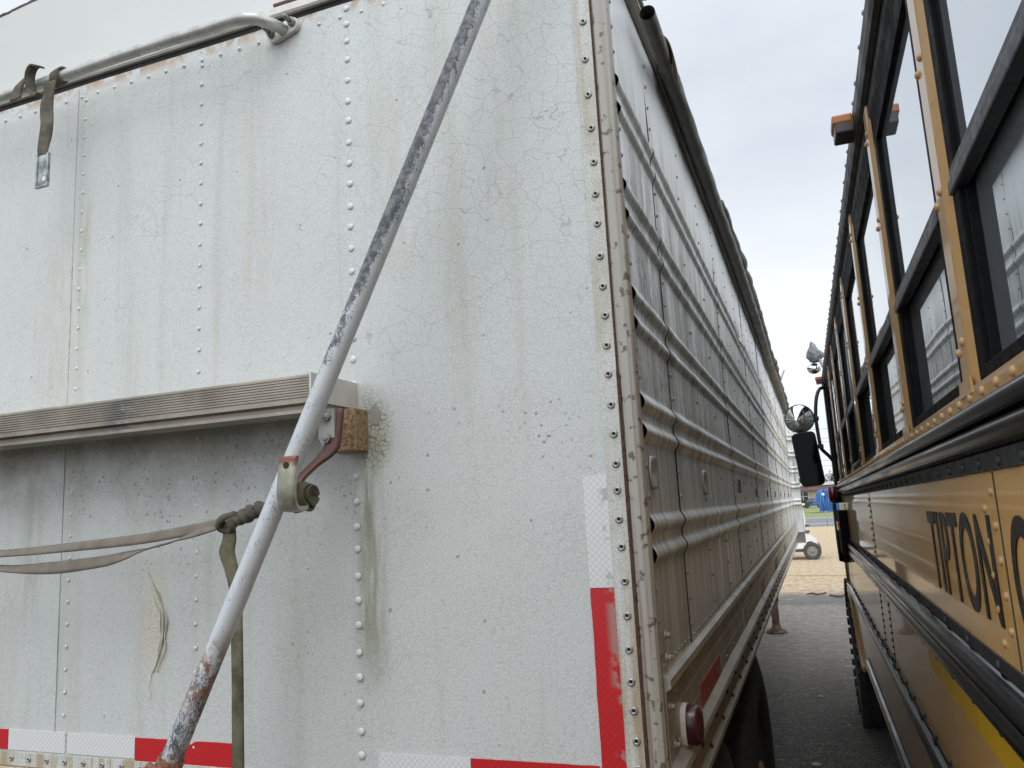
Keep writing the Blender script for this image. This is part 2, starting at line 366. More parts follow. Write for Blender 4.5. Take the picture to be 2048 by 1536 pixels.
# ------------------------------------------------------------------ ground, lot, road, grass
def ground_mat():
    k = M('old asphalt', rough=.75); Y = k.sep('Y')
    st = k.n('ShaderNodeTexVoronoi', {'Vector': k.warp(.03, 30.), 'Scale': 70.}, out='Color'); st1 = k.n('ShaderNodeSeparateColor', {0: st})
    n1 = k.noise(75., det=7, rough=.8); big = k.noise(.8, det=5)
    col = k.mix(k.rng(n1, .38, .66), (.022, .020, .017), (.15, .135, .115)); col = k.mix(k.math('MULTIPLY', k.rng(st1, .70, .92), .6), col, (.28, .26, .23))
    col = k.mix(k.math('MULTIPLY', k.rng(big, .4, .68), .45), col, (.075, .07, .062), 'MIX')
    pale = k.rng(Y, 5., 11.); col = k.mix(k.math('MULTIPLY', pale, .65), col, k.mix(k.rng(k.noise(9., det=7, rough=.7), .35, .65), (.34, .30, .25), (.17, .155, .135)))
    wet = k.math('MULTIPLY', k.math('MULTIPLY', k.gauss(Y, 13.3, 1.1), k.rng(k.noise(1.3, k.map((1.2, .9, 1)), det=4), .36, .5)), .85); col = k.mix(wet, col, (.035, .035, .036))
    ed = k.math('ADD', k.math('SUBTRACT', k.rng(k.noise(8., k.map((.6, 2., 1)), det=8, rough=.75), .3, .7), .85), k.rng(Y, 11.8, 16.6)); col = k.mix(k.rng(ed, -.05, .2), col, k.mix(k.rng(k.noise(1., k.map((9, 3.0, 1)), det=8, rough=.75), .38, .64), (.55, .43, .28), (.37, .27, .165))); col = k.mix(wet, col, (.04, .038, .036))
    k.set('Base Color', col); k.set('Roughness', k.rng(wet, 0., 1., .8, .35)); k.bump(k.math('ADD', n1, st1), .012, .9); return k.m
def straw_mat():
    k = M('wood chip and straw cover', rough=.9)
    a = k.noise(1., k.map((9, 3.0, 1)), det=8, rough=.75); b = k.noise(60., det=6, rough=.8)
    col = k.mix(k.rng(a, .38, .64), (.55, .43, .28), (.37, .27, .165)); col = k.mix(k.math('MULTIPLY', k.rng(b, .4, .66), .5), col, (.70, .56, .36))
    k.set('Base Color', col); k.bump(k.math('ADD', a, b), .03, .9); return k.m
def sheet(name, x0, x1, y0, y1, z, m_, ny=1, wob=0.):
    bm = NB(); N_ = 40 if wob else 1
    for i in range(N_):
        xa, xb = x0+(x1-x0)*i/N_, x0+(x1-x0)*(i+1)/N_
        ya, yb = (y0+wob*noise.noise((xa*.8, 3, 0)), y0+wob*noise.noise((xb*.8, 3, 0))) if wob else (y0, y0)
        quad(bm, [(xa, ya, z), (xb, yb, z), (xb, y1, z), (xa, y1, z)])
    bmesh.ops.remove_doubles(bm, verts=bm.verts, dist=1e-5)
    return struct(mk(name, bm, m_))
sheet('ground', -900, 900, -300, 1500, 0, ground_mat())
sheet('straw_covered_lot', -30, 40, 17.2, 44.5, .006, straw_mat(), wob=.9)
sheet('road', -300, 300, 44.5, 60.5, .012, plain('road asphalt', (.17, .175, .185), .8, 0, .6, .3, (.13, .13, .14), bumpd=0))
sheet('road_line', -300, 300, 48.6, 49.1, .018, plain('road paint', (.62, .62, .60), .7, 0, 3., .3, bumpd=0))
def grass_mat():
    k = M('mown grass', rough=.95); k.set('Base Color', k.mix(k.rng(k.noise(.6, det=6), .35, .65), (.16, .20, .07), (.23, .25, .11))); return k.m
sheet('grass', -300, 300, 60.5, 1400, .02, grass_mat())
sheet('pavement', -300, 300, 60.5, 62.2, .026, plain('pale verge', (.42, .40, .34), .9, 0, 2., .3, bumpd=0))

# ------------------------------------------------------------------ grain trailer
YR, XS, YF = 1.31, -.262, 10.42           # rear face plane, right side plane, front end
TR = thing('grain_trailer', 'weathered white and aluminium grain trailer with riveted ribbed sides, filling the left of the view', 'trailer', (-1.55, 1.31, 0))
# rear sheet, built as a gently dented grid
bm = NB(); NX, NZ = 100, 62; X0, X1, Z0, Z1 = -2.84, -.322, 1.066, 2.628
def dent(x, z):
    d = .0022*noise.noise((x*2.3, 0, z*2.0))+.0010*noise.noise((x*7, 4, z*5))
    d += -.0035*math.exp(-((x+1.295)/.02)**2-((z-1.36)/.09)**2)
    return d
g = [[bm.verts.new((X0+(X1-X0)*i/NX, YR+dent(X0+(X1-X0)*i/NX, Z0+(Z1-Z0)*j/NZ), Z0+(Z1-Z0)*j/NZ)) for j in range(NZ+1)] for i in range(NX+1)]
for i in range(NX):
    for j in range(NZ):
        f = bm.faces.new((g[i][j], g[i+1][j], g[i+1][j+1], g[i][j+1])); f.smooth = True
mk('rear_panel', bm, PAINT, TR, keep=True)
def seamstrip(x, z0=1.07, z1=2.62, wd=.0006):
    bm = NB(); box(bm, x-wd, x+wd, YR-.0022, YR+.002, z0, z1); mk('panel_seam', bm, plain_seam, TR)
plain_seam = plain('seam filler', (.52, .53, .51), .6, 0, 40., .6, (.25, .25, .22), 0)
for x in (-1.566,): seamstrip(x)
# peeled scar: raised rag edges
bm = NB()
P = [(-1.318, YR-.004, 1.468), (-1.300, YR-.006, 1.44), (-1.278, YR-.007, 1.40), (-1.272, YR-.007, 1.355), (-1.280, YR-.007, 1.31), (-1.298, YR-.005, 1.268)]
P = [(x+.0025*noise.noise((i*2., 0, 0)), y+.003, z) for i, (x, y, z) in enumerate([tuple(q) for q in smooth_path(P, 7)])]
tube(bm, P, lambda t: .0008+.0016*math.sin(math.pi*t), 6, rf=lambda t, a: 1+.5*noise.noise((t*30, a, 0)))
tube(bm, [(x+.007+.003*math.sin(i*.7), y+.001, z-.01) for i, (x, y, z) in enumerate(P[6:-2])], lambda t: .0005+.0011*math.sin(math.pi*t), 6)
tube(bm, [(x-.007+.002*math.cos(i*.9), y+.001, z-.012) for i, (x, y, z) in enumerate(P[8:])], lambda t: .0005+.0010*math.sin(math.pi*t), 6)
tube(bm, [(-1.305+.003*math.sin(i*1.3), YR-.003, 1.262-.006*i) for i in range(9)], .0006, 5)
mk('dent_scar', bm, plain('lifted paint', (.55, .53, .45), .7, 0, 60., .6, (.25, .23, .17)), TR, label='long crooked scar of lifted paint in the rear panel')
# domed rivets, each a part
def rv(name, r, h, pts, m_, jit=.0008, nrm=(0, -1, 0)):
    bm = NB(); dome(bm, (0, 0, 0), nrm, r, h, 14, 4); bm.normal_update()
    s0 = mk(name, bm, m_, TR)
    clones(s0, TR, [Matrix.Translation(Vector((x+random.uniform(-jit, jit), y, z+random.uniform(-jit, jit)))) @ Matrix.Scale(random.uniform(.92, 1.06), 4) for x, y, z in pts])
big = []
z = 2.615
for i in range(40):
    if z < 1.09: break
    if not (1.66 < z < 1.80): big.append((-.812+.0004*i*0, YR-.001, z))
    z -= (.0365 if i < 2 else .0455)*(1+.08*math.sin(i*2.3))
rv('dome_rivet', .0070, .0030, big, RIV)
sm = []
for xc in (-1.192, -1.542, -1.925):
    z = 2.585
    while z > 1.10:
        if not (1.745 < z < 1.815): sm.append((xc, YR-.001, z))
        z -= .047
top = [(-.36-.052*i, YR-.001, 2.598) for i in range(30) if abs(-.36-.052*i+.97) > .06]
rv('small_rivet', .0042, .0021, sm+top[:9], RIV)
extra = NB()
for p in top[9:]: dome(extra, p, (0, -1, 0), .0042, .003, 8, 2)
mk('rivet_row', extra, RIV, TR)['kind'] = 'stuff'
# right corner flange with hollow pop rivets
bm = NB(); box(bm, -.3245, -.2935, YR-.0042, YR+.01, 1.0, 2.66, bev=.0008); mk('corner_flange', bm, FLANGE, TR)
bm = NB(); box(bm, -.2935, -.2895, YR-.0025, YR+.02, 1.0, 2.66); prism(bm, [(-.2935, 1.0), (-.2935, 1.78)]+[(-.2885+.0016*noise.noise((i*.9, 0, 4))+.0012*noise.noise((i*3.1, 2, 4)), 1.78-i*.0195) for i in range(1, 40)]+[(-.287, 1.0)], lambda u, v, t: (u, t, v), YR-.0068, YR+.004); mk('corner_gap', bm, rusty('rust filled gap', (.035, .018, .013), (.09, .045, .025)), TR)
bm = NB(); pr = [(-.2895, YR+.012), (-.2895, YR-.002), (-.286, YR-.006), (-.272, YR-.006), (-.264, YR-.002), (-.2595, YR+.006), (-.2595, YR+.016), (-.270, YR+.02)]
prism(bm, pr, lambda u, v, t: (u, v, t), 1.0, 2.66); mk('corner_post', bm, POST, TR)
pz = [2.435, 2.36, 2.29, 2.225, 2.16, 2.10, 2.045, 1.985, 1.93, 1.878, 1.825, 1.775, 1.722, 1.672, 1.622, 1.578, 1.53, 1.485, 1.43, 1.375, 1.322, 1.272, 1.228, 1.182, 1.14, 2.51, 2.58, 1.10]
bm = NB(); lathe(bm, [(.0068, 0), (.0068, .0014), (.0052, .0032), (.0032, .0034), (.0026, .0012)], (0, 0, 0), (0, -1, 0), 18)
for f in bm.faces:
    c_ = f.calc_center_median()
    if math.hypot(c_.x, c_.z) < .0026: f.material_index = 1
s0 = mk('pop_rivet', bm, [RIVA, DARK], TR)
clones(s0, TR, [Matrix.Translation(Vector((-.3065+.001*math.sin(i*5), YR-.0042, z))) for i, z in enumerate(pz)])
# reflective tapes
def tp(x0, x1, z0, z1, m_, y=YR-.0026, lab=None, notch=False):
    bm = NB()
    n_ = 24; pts = []
    ver = (z1-z0) > (x1-x0)
    for i in range(n_+1):
        t = i/n_
        if ver: pts.append((x0+.0012*noise.noise((t*9, 1, x0*50)), z0+(z1-z0)*t))
        else: pts.append((x0+(x1-x0)*t, z1+.0008*noise.noise((t*12, 7, x0*40))-(.010*max(0, 1-abs(t-.52)/.07) if notch else 0)))
    pts += [(x1, z1), (x1, z0)] if ver else [(x1, z0), (x0, z0)]
    prism(bm, pts, lambda u, v, t: (u, t, v), y, y+.0024); return mk('reflective_tape', bm, m_, TR, label=lab)
tp(-.366, -.322, 1.420, 1.604, TW, lab='white reflective tape on the upright corner edge')
tp(-.3655, -.3225, 1.075, 1.419, TRED, y=YR-.0028, lab='red reflective tape on the upright corner edge')
tp(-1.95, -1.701, 1.100, 1.141, TRED); tp(-1.700, -1.533, 1.100, 1.141, TW, lab='white tape with a torn end'); tp(-1.527, -1.342, 1.100, 1.141, TW)
tp(-1.341, -1.079, 1.094, 1.140, TRED, notch=True, lab='red tape with a scuffed upper edge below the pole')
tp(-.775, -.597, 1.094, 1.140, TW); tp(-.596, -.37, 1.094, 1.140, TRED, y=YR-.0024)
bm = NB(); box(bm, -2.85, -.26, YR-.012, YR+.05, .93, 1.0655, bev=.002); mk('rear_sill', bm, rusty('rusted painted sill', (.45, .28, .13), (.60, .57, .50)), TR)
bm = NB(); box(bm, -2.84, -.90, YR-.0035, YR+.004, 1.068, 1.096, bev=.001); mk('lower_trim', bm, FLANGE, TR)
bm = NB(); lathe(bm, [(.0058, 0), (.0058, .0014), (.0045, .003), (.0028, .0032), (.0022, .001)], (0, 0, 0), (0, -1, 0), 14)
for f in bm.faces:
    c_ = f.calc_center_median()
    if math.hypot(c_.x, c_.z) < .0023: f.material_index = 1
s0 = mk('pop_rivet', bm, [RIVA, DARK], TR)
clones(s0, TR, [Matrix.Translation(Vector((-1.79+.052*i, YR-.0035, 1.083))) for i in range(13)])
# top ledge, trim and bowed end cap
bm = NB(); box(bm, -2.85, -.26, YR+.004, YR+.06, 2.6285, 2.644); mk('shadow_gap', bm, DARK, TR)
bm = NB(); prism(bm, [(YR-.004, 2.644), (YR-.008, 2.648), (YR-.008, 2.664), (YR+.004, 2.674), (YR+.05, 2.678), (YR+.05, 2.644)], lambda u, v, t: (t, u, v), -2.85, -.262); mk('top_trim', bm, WTRIM, TR)
def arch(x): return 2.70+.245*(1-((x+1.56)/1.30)**2)*(1 if abs(x+1.56) < 1.3 else 0)-.035*math.exp(-((x+1.30)/.9)**2)*0
bm = NB(); xs = [-2.85+i*(2.58/60) for i in range(61)]
pts = [(x, max(2.705, arch(x)-.0)) for x in xs]+[(-.27, 2.672), (-2.85, 2.672)]
prism(bm, pts, lambda u, v, t: (u, t, v), YR+.03, YR+.05); mk('end_cap', bm, CAP, TR)
bm = NB(); P = [(x, YR+.036, max(2.705, arch(x))+.004) for x in xs]
tube(bm, smooth_path(P, 3), .0075, 7, rf=lambda t, a: 1+.45*noise.noise((t*170, math.sin(a)*1.5, math.cos(a)*1.5))); mk('tarp_edge_cord', bm, rusty('brown frayed edge', (.05, .035, .03), (.14, .10, .08)), TR)
bm = NB(); box(bm, -.948, -.925, YR-.002, YR+.02, 2.668, 2.70, bev=.006); cyl(bm, (-.936, YR-.008, 2.676), (-.936, YR, 2.676), .011, 12); box(bm, -1.01, -.95, YR+.016, YR+.024, 2.688, 2.694); mk('rusted_latch', bm, rusty('dark rusted latch', (.06, .035, .025), (.16, .07, .04)), TR)
# tarp roof behind the cap (seen from a step aside)
bm = NB(); xs2 = [-2.85+i*.1 for i in range(27)]
a_ = [[bm.verts.new((x, y, max(2.70, arch(min(x, -.27)))-.004-.012*abs(math.sin(y*2.2)))) for x in xs2] for y in [YR+.05+i*.4 for i in range(24)]]
for r0, r1 in zip(a_, a_[1:]):
    for i in range(len(xs2)-1): bm.faces.new((r0[i], r0[i+1], r1[i+1], r1[i])).smooth = True
mk('roof_tarp', bm, VINYL, TR)
# handrail bar
bm = NB(); P = smooth_path([(-2.2, 1.22, 2.592), (-1.715, 1.22, 2.592), (-1.325, 1.22, 2.597), (-1.10, 1.22, 2.595), (-1.03, 1.221, 2.596), (-.99, 1.232, 2.595), (-.968, 1.262, 2.596), (-.962, 1.30, 2.602)], 6)
tube(bm, P, .0125, 16); hb = mk('hand_rail', bm, plain('satin painted tube', (.50, .50, .47), .28, .35, 30., .45, (.22, .21, .19)), TR)
bm = NB(); pts = []
for i in range(28):
    a = 2*math.pi*i/28; ex = .022*(1 if math.cos(a) > 0 else -1); u, v = ex+.018*math.cos(a), .0165*math.sin(a); c, s = math.cos(.25), math.sin(.25)
    pts.append((-.965+u*c-v*s, 2.603+u*s+v*c))
prism(bm, pts, lambda u, v, t: (u, t, v), 1.2985, 1.3085); mk('mounting_plate', bm, plain('white cast plate', (.60, .60, .57), .35, .1, 50., .4), TR)
for bx, bz in ((-.940, 2.612), (-.993, 2.600)):
    bm = NB(); cyl(bm, (bx, 1.299, bz), (bx, 1.289, bz), .0095, 6, 0); cyl(bm, (bx, 1.289, bz), (bx, 1.272, bz), .0055, 12); dome(bm, (bx, 1.272, bz), (0, -1, 0), .0055, .004, 12)
    mk('bolt', bm, plain('painted bolt', (.30, .29, .27), .4, .4, 60., .6, (.1, .09, .08)), TR)

# step beam with ribbed face
bm = NB(); prof = []
YB = 1.158
zt, zb = 1.811, 1.760
prof.append((YB+.002, zt)); n_ = 8
for i in range(n_):
    z1 = zt-.003-i*(zt-zb-.012)/n_; dz = (zt-zb-.012)/n_
    prof += [(YB, z1), (YB, z1-dz*.62), (YB+.0022, z1-dz*.70), (YB+.0022, z1-dz*.95)]
prof += [(YB-.001, zb+.008), (YB-.001, zb), (YB+.003, zb-.001), (YB+.012, zb-.003), (YB+.012, zb-.011), (YB+.004, zb-.011), (YB+.004, zb-.017), (YB+.06, zb-.017), (YB+.15, zb-.001), (YB+.15, zt)]
prism(bm, prof, lambda u, v, t: (t, u, v), -2.35, -.809)
BM_ = M('ribbed step metal', rough=.42, metal=.3); cc = BM_.mix(BM_.rng(BM_.noise(7., det=6), .35, .65), (.31, .275, .22), (.19, .165, .125))
sm_ = BM_.math('MULTIPLY', BM_.gauss(BM_.sep('X'), -1.245, .075), BM_.rng(BM_.noise(30., BM_.map((.5, 1, 2)), det=6, rough=.7), .42, .55)); cc = BM_.mix(BM_.math('MULTIPLY', sm_, .85), cc, (.10, .10, .095))
sc_ = BM_.math('MULTIPLY', BM_.math('MULTIPLY', BM_.gauss(BM_.sep('X'), -.868, .03), BM_.rng(BM_.edge(150., BM_.map((1, 1, .6))), 0., .05, 1., 0.)), .5); cc = BM_.mix(sc_, cc, (.6, .58, .5)); BM_.set('Base Color', cc); BM_.bump(BM_.noise(120.), .0005, .5)
mk('step_beam', bm, BM_.m, TR)
bm = NB(); box(bm, -.8088, -.8045, YB-.001, YR-.002, 1.762, 1.8135, bev=.0008); mk('beam_end_plate', bm, plain('cream end plate', (.56, .55, .50), .45, 0, 20., .3), TR)
bm = NB(); box(bm, -.850, -.783, 1.262, YR-.001, 1.680, 1.7585, bev=.0015); mk('mounting_bracket', bm, RUST, TR)
bm = NB(); pts = [(-.766+.011*math.cos(a)*(1+.25*noise.noise((math.cos(a)*2, math.sin(a)*2, 3))), 1.748+.020*math.sin(a)*(1+.25*noise.noise((math.cos(a)*3, math.sin(a)*3, 9)))) for a in [i*math.pi/12 for i in range(24)]]
prism(bm, pts, lambda u, v, t: (u, t, v), YR-.0022, YR+.001); mk('bare_patch', bm, SEAL, TR)
# jogged hanger arm, back plate with two bolt heads and the U shaped pole hook
bm = NB(); P = [(-.792, 1.215, 1.752), (-.794, 1.205, 1.688), (-.806, 1.20, 1.668), (-.828, 1.19, 1.648), (-.840, 1.165, 1.625), (-.838, 1.14, 1.60), (-.832, 1.11, 1.582)]
ribbon(bm, P, [(.0155, 0, 0)]*3+[(.0150, 0, .004)]*4, .003, n=5); mk('hanger_arm', bm, BROWN, TR)
bm = NB(); pts = [(-.823, 1.752), (-.788, 1.752), (-.788, 1.70), (-.796, 1.683), (-.812, 1.683), (-.822, 1.70)]
prism(bm, pts, lambda u, v, t: (u, t, v), 1.203, 1.2095); mk('hanger_plate', bm, plain('painted plate', (.33, .33, .30), .55, 0, 40., .5), TR)
for bz in (1.738, 1.698):
    bm = NB(); cyl(bm, (-.803, 1.203, bz), (-.803, 1.196, bz), .0085, 6); dome(bm, (-.803, 1.196, bz), (0, -1, 0), .006, .003, 10); mk('bolt', bm, plain('dull bolt', (.26, .26, .24), .5, .2, 60., .5), TR)
bm = NB(); P = [(-.766, 1.040, 1.656), (-.768, 1.038, 1.62), (-.772, 1.042, 1.595), (-.778, 1.056, 1.579), (-.785, 1.08, 1.573), (-.790, 1.10, 1.578), (-.792, 1.112, 1.595)]
ribbon(bm, P, [(.0165, .0, .0)]*7, .0028, n=6)
HM = M('hook steel', rough=.45, metal=.2); hr = HM.rng(HM.math('ADD', HM.sep('Z'), HM.math('MULTIPLY', HM.noise(60.), .02)), 1.648, 1.658); hc = HM.mix(HM.rng(HM.noise(40.), .35, .7), (.40, .40, .33), (.27, .27, .20)); HM.set('Base Color', HM.mix(hr, hc, (.20, .075, .04)))
HM.bump(HM.noise(120.), .0004, .5); mk('pole_hook', bm, HM.m, TR)
bm = NB(); cyl(bm, (-.7675, 1.0345, 1.642), (-.7675, 1.038, 1.642), .0055, 14); mk('bolt_hole', bm, DARK, TR)
bm = NB(); cyl(bm, (-.829, 1.1845, 1.642), (-.829, 1.189, 1.640), .0052, 14); mk('bolt_hole', bm, RIV, TR)

# ribbed side sheets
RZ = [2.317, 2.262, 2.116, 2.061, 1.916, 1.863, 1.726, 1.675, 1.518, 1.468]
def rib(z):
    d = 0
    for c in RZ:
        t = (z-c)/.0200
        if abs(t) < 1: d = max(d, .0090*(.5+.5*math.cos(math.pi*t))**.8)
    return d
def zlist():
    zs = [1.275, 1.30, 1.35, 1.40, 1.43]
    for a, b in ((1.445, 1.54), (1.652, 1.75), (1.84, 1.94), (2.038, 2.14), (2.239, 2.341)):
        n_ = 26; zs += [a+(b-a)*i/n_ for i in range(n_+1)]
    for q in (1.57, 1.60, 1.63, 1.78, 1.81, 1.96, 1.99, 2.02, 2.16, 2.19, 2.22, 2.36, 2.39, 2.42, 2.45, 2.48, 2.51, 2.54, 2.57, 2.60): zs.append(q)
    return sorted(zs)
ZS = zlist()
YS = [YR+.014, 1.655]+[1.655+1.222*i for i in range(1, 8)]+[YF]
sheets = []
VENTS = [(1.375, 1.606, .030, .018), (2.063, 1.600, .032, .022), (3.04, 1.604, .026, .014)]+[(3.95+.95*i, 1.583, .022, .009) for i in range(7)]
for si, (ya, yb) in enumerate(zip(YS, YS[1:])):
    bm = NB(); yb2 = yb+.025 if si < len(YS)-2 else yb
    step = .035 if si < 4 else .09
    ny = max(6, int((yb2-ya)/step)); g = []
    for i in range(ny+1):
        y = ya+(yb2-ya)*i/ny; off = (.0018 if si else 0)*(1-i/ny)
        rw = []
        for z in ZS:
            d = rib(z)
            if z > 2.36: d += .0055*noise.noise((y*3.0, z*1.6, 5+si*.3))*min(1, (z-2.36)/.1)
            d += .0012*noise.noise((y*2.2, z*5, si*3.1))
            # crushed rib on the third sheet
            if 2.28 < z < 2.345 and 3.55 < y < 4.05: d -= .010*math.exp(-((y-3.85)/.12)**2)
            rw.append(bm.verts.new((XS+off+d, y, z)))
        g.append(rw)
    for i in range(ny):
        for j in range(len(ZS)-1): bm.faces.new((g[i][j], g[i+1][j], g[i+1][j+1], g[i][j+1])).smooth = True
    # folded lip along the far edge
    for j in range(len(ZS)-1):
        a, b = g[0][j].co, g[0][j+1].co; e_ = Vector((.0022, 0, 0))
        if si: quad(bm, [a, b, b-e_, a-e_], 1); quad(bm, [a+Vector((.0002, 0, 0)), b+Vector((.0002, 0, 0)), b+Vector((.0002, .0015, 0)), a+Vector((.0002, .0015, 0))], 1)
    # rivet rows: at the seam and two rows between
    rows = [ya+.016, ya+(yb-ya)*.34, ya+(yb-ya)*.67] if si else [ya+.012]
    for ri, y in enumerate(rows):
        z = 1.31
        while z < 2.57:
            if rib(z) < .002 and rib(z+.008) < .002 and rib(z-.008) < .002:
                t = (y-ya)/(yb2-ya); sg = 8 if y < 4 else 5
                dome(bm, (XS+(.0018 if si else 0)*(1-t)+(.0035*noise.noise((y*3.0, z*1.6, 5+si*.3))*min(1, (z-2.36)/.1) if z > 2.36 else 0), y, z), (1, 0, 0), .0055 if ri or not si else .005, .0040, sg, 2, 2)
            z += .051 if ri == 0 else .062
    y = ya+.03
    while y < yb:
        t = (y-ya)/(yb2-ya); dome(bm, (XS+(.0018 if si else 0)*(1-t), y, 1.288), (1, 0, 0), .0042, .0038, 6, 2, 2); y += .038
    s_ = mk('side_panel', bm, [SIDE, DARK, RIVA], TR, keep=True); sheets.append(s_)
# dished vents / dents along the fifth band
for i, (y, z, rz_, dep) in enumerate(VENTS):
    bm = NB(); nseg = 18; c0 = Vector((XS+.004, y, z)); rings = []
    for kx, (rr, hh) in enumerate(((1, 0), (.93, .009 if i < 3 else .005), (.8, .0095 if i < 3 else .005), (.5, .006), (.05, .004))):
        rings.append([bm.verts.new((XS+.0015+hh*(1 if math.cos(2*math.pi*j/nseg) > -.4 else .35), y+rz_*.62*rr*math.cos(2*math.pi*j/nseg), z+rz_*rr*math.sin(2*math.pi*j/nseg))) for j in range(nseg)])
    for a, b in zip(rings, rings[1:]):
        for j in range(nseg): bm.faces.new((a[j], a[(j+1) % nseg], b[(j+1) % nseg], b[j])).smooth = True
    mk('vent_louvre', bm, ALU if i < 2 else plain('dark vent', (.12, .12, .10), .6, .2, 30.), TR)
# black backing added so the open rib ends read dark
bm = NB(); box(bm, XS-.02, XS-.004, YR+.016, YF, 1.27, 2.62); mk('dark_backing', bm, DARK, TR)
# flared front corner with the ribs running round it
bm = NB(); g = []
for x, y in ((XS, YF-.02), (XS+.012, YF), (XS+.045, YF+.02), (XS+.088, YF+.035), (XS+.10, YF+.05), (XS+.10, YF+.12)):
    g.append([bm.verts.new((x, y-rib(z)*1.2, z)) for z in [1.13]+ZS])
for a, b in zip(g, g[1:]):
    for j in range(len(a)-1): bm.faces.new((a[j], b[j], b[j+1], a[j+1])).smooth = True
mk('front_corner_panel', bm, SIDE, TR)
bm = NB(); box(bm, -2.84, XS+.10, YF+.05, YF+.14, 1.0, 2.66); box(bm, -2.845, -2.83, YR+.01, YF+.1, 1.0, 2.66); mk('front_wall', bm, ALU, TR)
# top rail and lower rail
bm = NB(); prism(bm, [(XS-.03, 2.604), (XS+.010, 2.604), (XS+.020, 2.612), (XS+.020, 2.618), (XS+.012, 2.622), (XS+.012, 2.640), (XS+.022, 2.644), (XS+.022, 2.652), (XS-.03, 2.66)], lambda u, v, t: (u, t, v), YR+.012, YF)
mk('top_rail', bm, ALUD, TR)
bm = NB(); prof = [(XS-.02, 1.275), (XS+.004, 1.275), (XS+.013, 1.270), (XS+.014, 1.258), (XS+.005, 1.252), (XS+.004, 1.215), (XS+.005, 1.213), (XS+.004, 1.211), (XS+.004, 1.175), (XS+.005, 1.173), (XS+.004, 1.171), (XS+.004, 1.140),
    (XS+.020, 1.128), (XS+.022, 1.118), (XS+.018, 1.110), (XS+.004, 1.108), (XS+.002, 1.02), (XS+.012, 1.012), (XS+.012, 1.000), (XS-.02, .998)]
prism(bm, prof, lambda u, v, t: (u, t, v+(.028*max(0, 1-(t-1.32)/1.1) if v < 1.05 else 0)), YR+.02, YF, cap=True)
mk('lower_rail', bm, ALUD, TR)
bm = NB(); y = 1.42
while y < 10.2:
    for zz, rr, q in ((1.235, .0045, 1), (1.155, .0045, 1)): dome(bm, (XS+.004, y*1.0, zz), (1, 0, 0), rr, .004, 6, 2, 0)
    y += .19
mk('rail_rivets', bm, RIVA, TR)['kind'] = 'stuff'
bm = NB(); y = 1.55; i = 0
while y < 10.2:
    dome(bm, (XS+.002, y, 1.082 if i % 2 else 1.045), (1, 0, 0), .0085, .006, 7, 2); y += .115; i += 1
mk('frame_bolt', bm, plain('dark bolts', (.05, .04, .038), .6, .2, 40.), TR)['kind'] = 'stuff'
for (yy, zz) in ((1.352, 1.225), (1.375, 1.160), (1.40, 1.115), (1.365, 1.335), (1.36, 1.30)):
    bm = NB(); lathe(bm, [(.0085, 0), (.0085, .001), (.0045, .002), (.0045, .008), (.003, .009)], (XS+.004, yy, zz), (1, 0, 0), 14); mk('rail_bolt', bm, RIVA, TR)
# tape on the rail
def rt(y0, y1, z0, z1, m_, lab): 
    bm = NB(); box(bm, XS+.004, XS+.0062, y0, y1, z0, z1); mk('reflective_tape', bm, m_, TR, label=lab)
rt(1.69, 2.03, 1.143, 1.186, FADE, 'faded red tape square on the lower side rail')
for k_, (y0, y1) in enumerate(((2.72, 2.88), (3.6, 3.85), (4.9, 5.2), (6.4, 6.8), (8.2, 8.6))): rt(y0, y1, 1.142, 1.20, FADE2, None)
# red marker lamp
ml = thing('tmp', 'x', 'x'); bpy.data.objects.remove(ml)
bm = NB(); pts = [(1.468+.034*math.cos(a)*(1 if abs(math.cos(a)) < .8 else .94), 1.168+.036*math.copysign(abs(math.sin(a))**.7, math.sin(a))) for a in [i*math.pi/14 for i in range(28)]]
prism(bm, pts, lambda u, v, t: (t, u, v), XS+.004, XS+.013); base = mk('marker_lamp', bm, plain('cream lamp base', (.62, .60, .54), .4, 0, 30., .2), TR)
bm = NB(); rings = []
for sc, x in ((.92, XS+.013), (.92, XS+.028), (.84, XS+.034), (.6, XS+.037), (.25, XS+.038)): rings.append([bm.verts.new((x, 1.468+(u-1.468)*sc, 1.168+(v-1.168)*sc)) for u, v in pts])
for a, b in zip(rings, rings[1:]):
    for j in range(28): bm.faces.new((a[j], a[(j+1) % 28], b[(j+1) % 28], b[j])).smooth = True
bm.faces.new(rings[-1]); o = mk('lamp_lens', bm, M('dark red lens', rough=.3, base=(.04, .002, .008), coat=.2).m); o.parent = base
# undercarriage: floor, hoppers, frame rail, tandem wheels, landing leg
bm = NB(); box(bm, -2.80, XS-.02, YR+.05, YF, 1.0, 1.03); box(bm, -1.95, -1.80, YR+.2, YF, .82, 1.0); box(bm, -1.30, -1.15, YR+.2, YF, .82, 1.0)
for yc in (5.6, 8.3):
    a = [bm.verts.new(v) for v in ((-2.7, yc-1.2, 1.0), (-.4, yc-1.2, 1.0), (-.4, yc+1.2, 1.0), (-2.7, yc+1.2, 1.0), (-1.8, yc-.3, .5), (-1.3, yc-.3, .5), (-1.3, yc+.3, .5), (-1.8, yc+.3, .5))]
    for q in ((0, 1, 5, 4), (1, 2, 6, 5), (2, 3, 7, 6), (3, 0, 4, 7), (4, 5, 6, 7)): bm.faces.new([a[i] for i in q])
mk('underframe', bm, plain('underframe steel', (.10, .095, .085), .7, .1, 12., .4), TR)
TYRE = plain('tyre rubber', (.028, .027, .026), .75, 0, 25., .5, (.05, .047, .042), .002, bsc=40.)
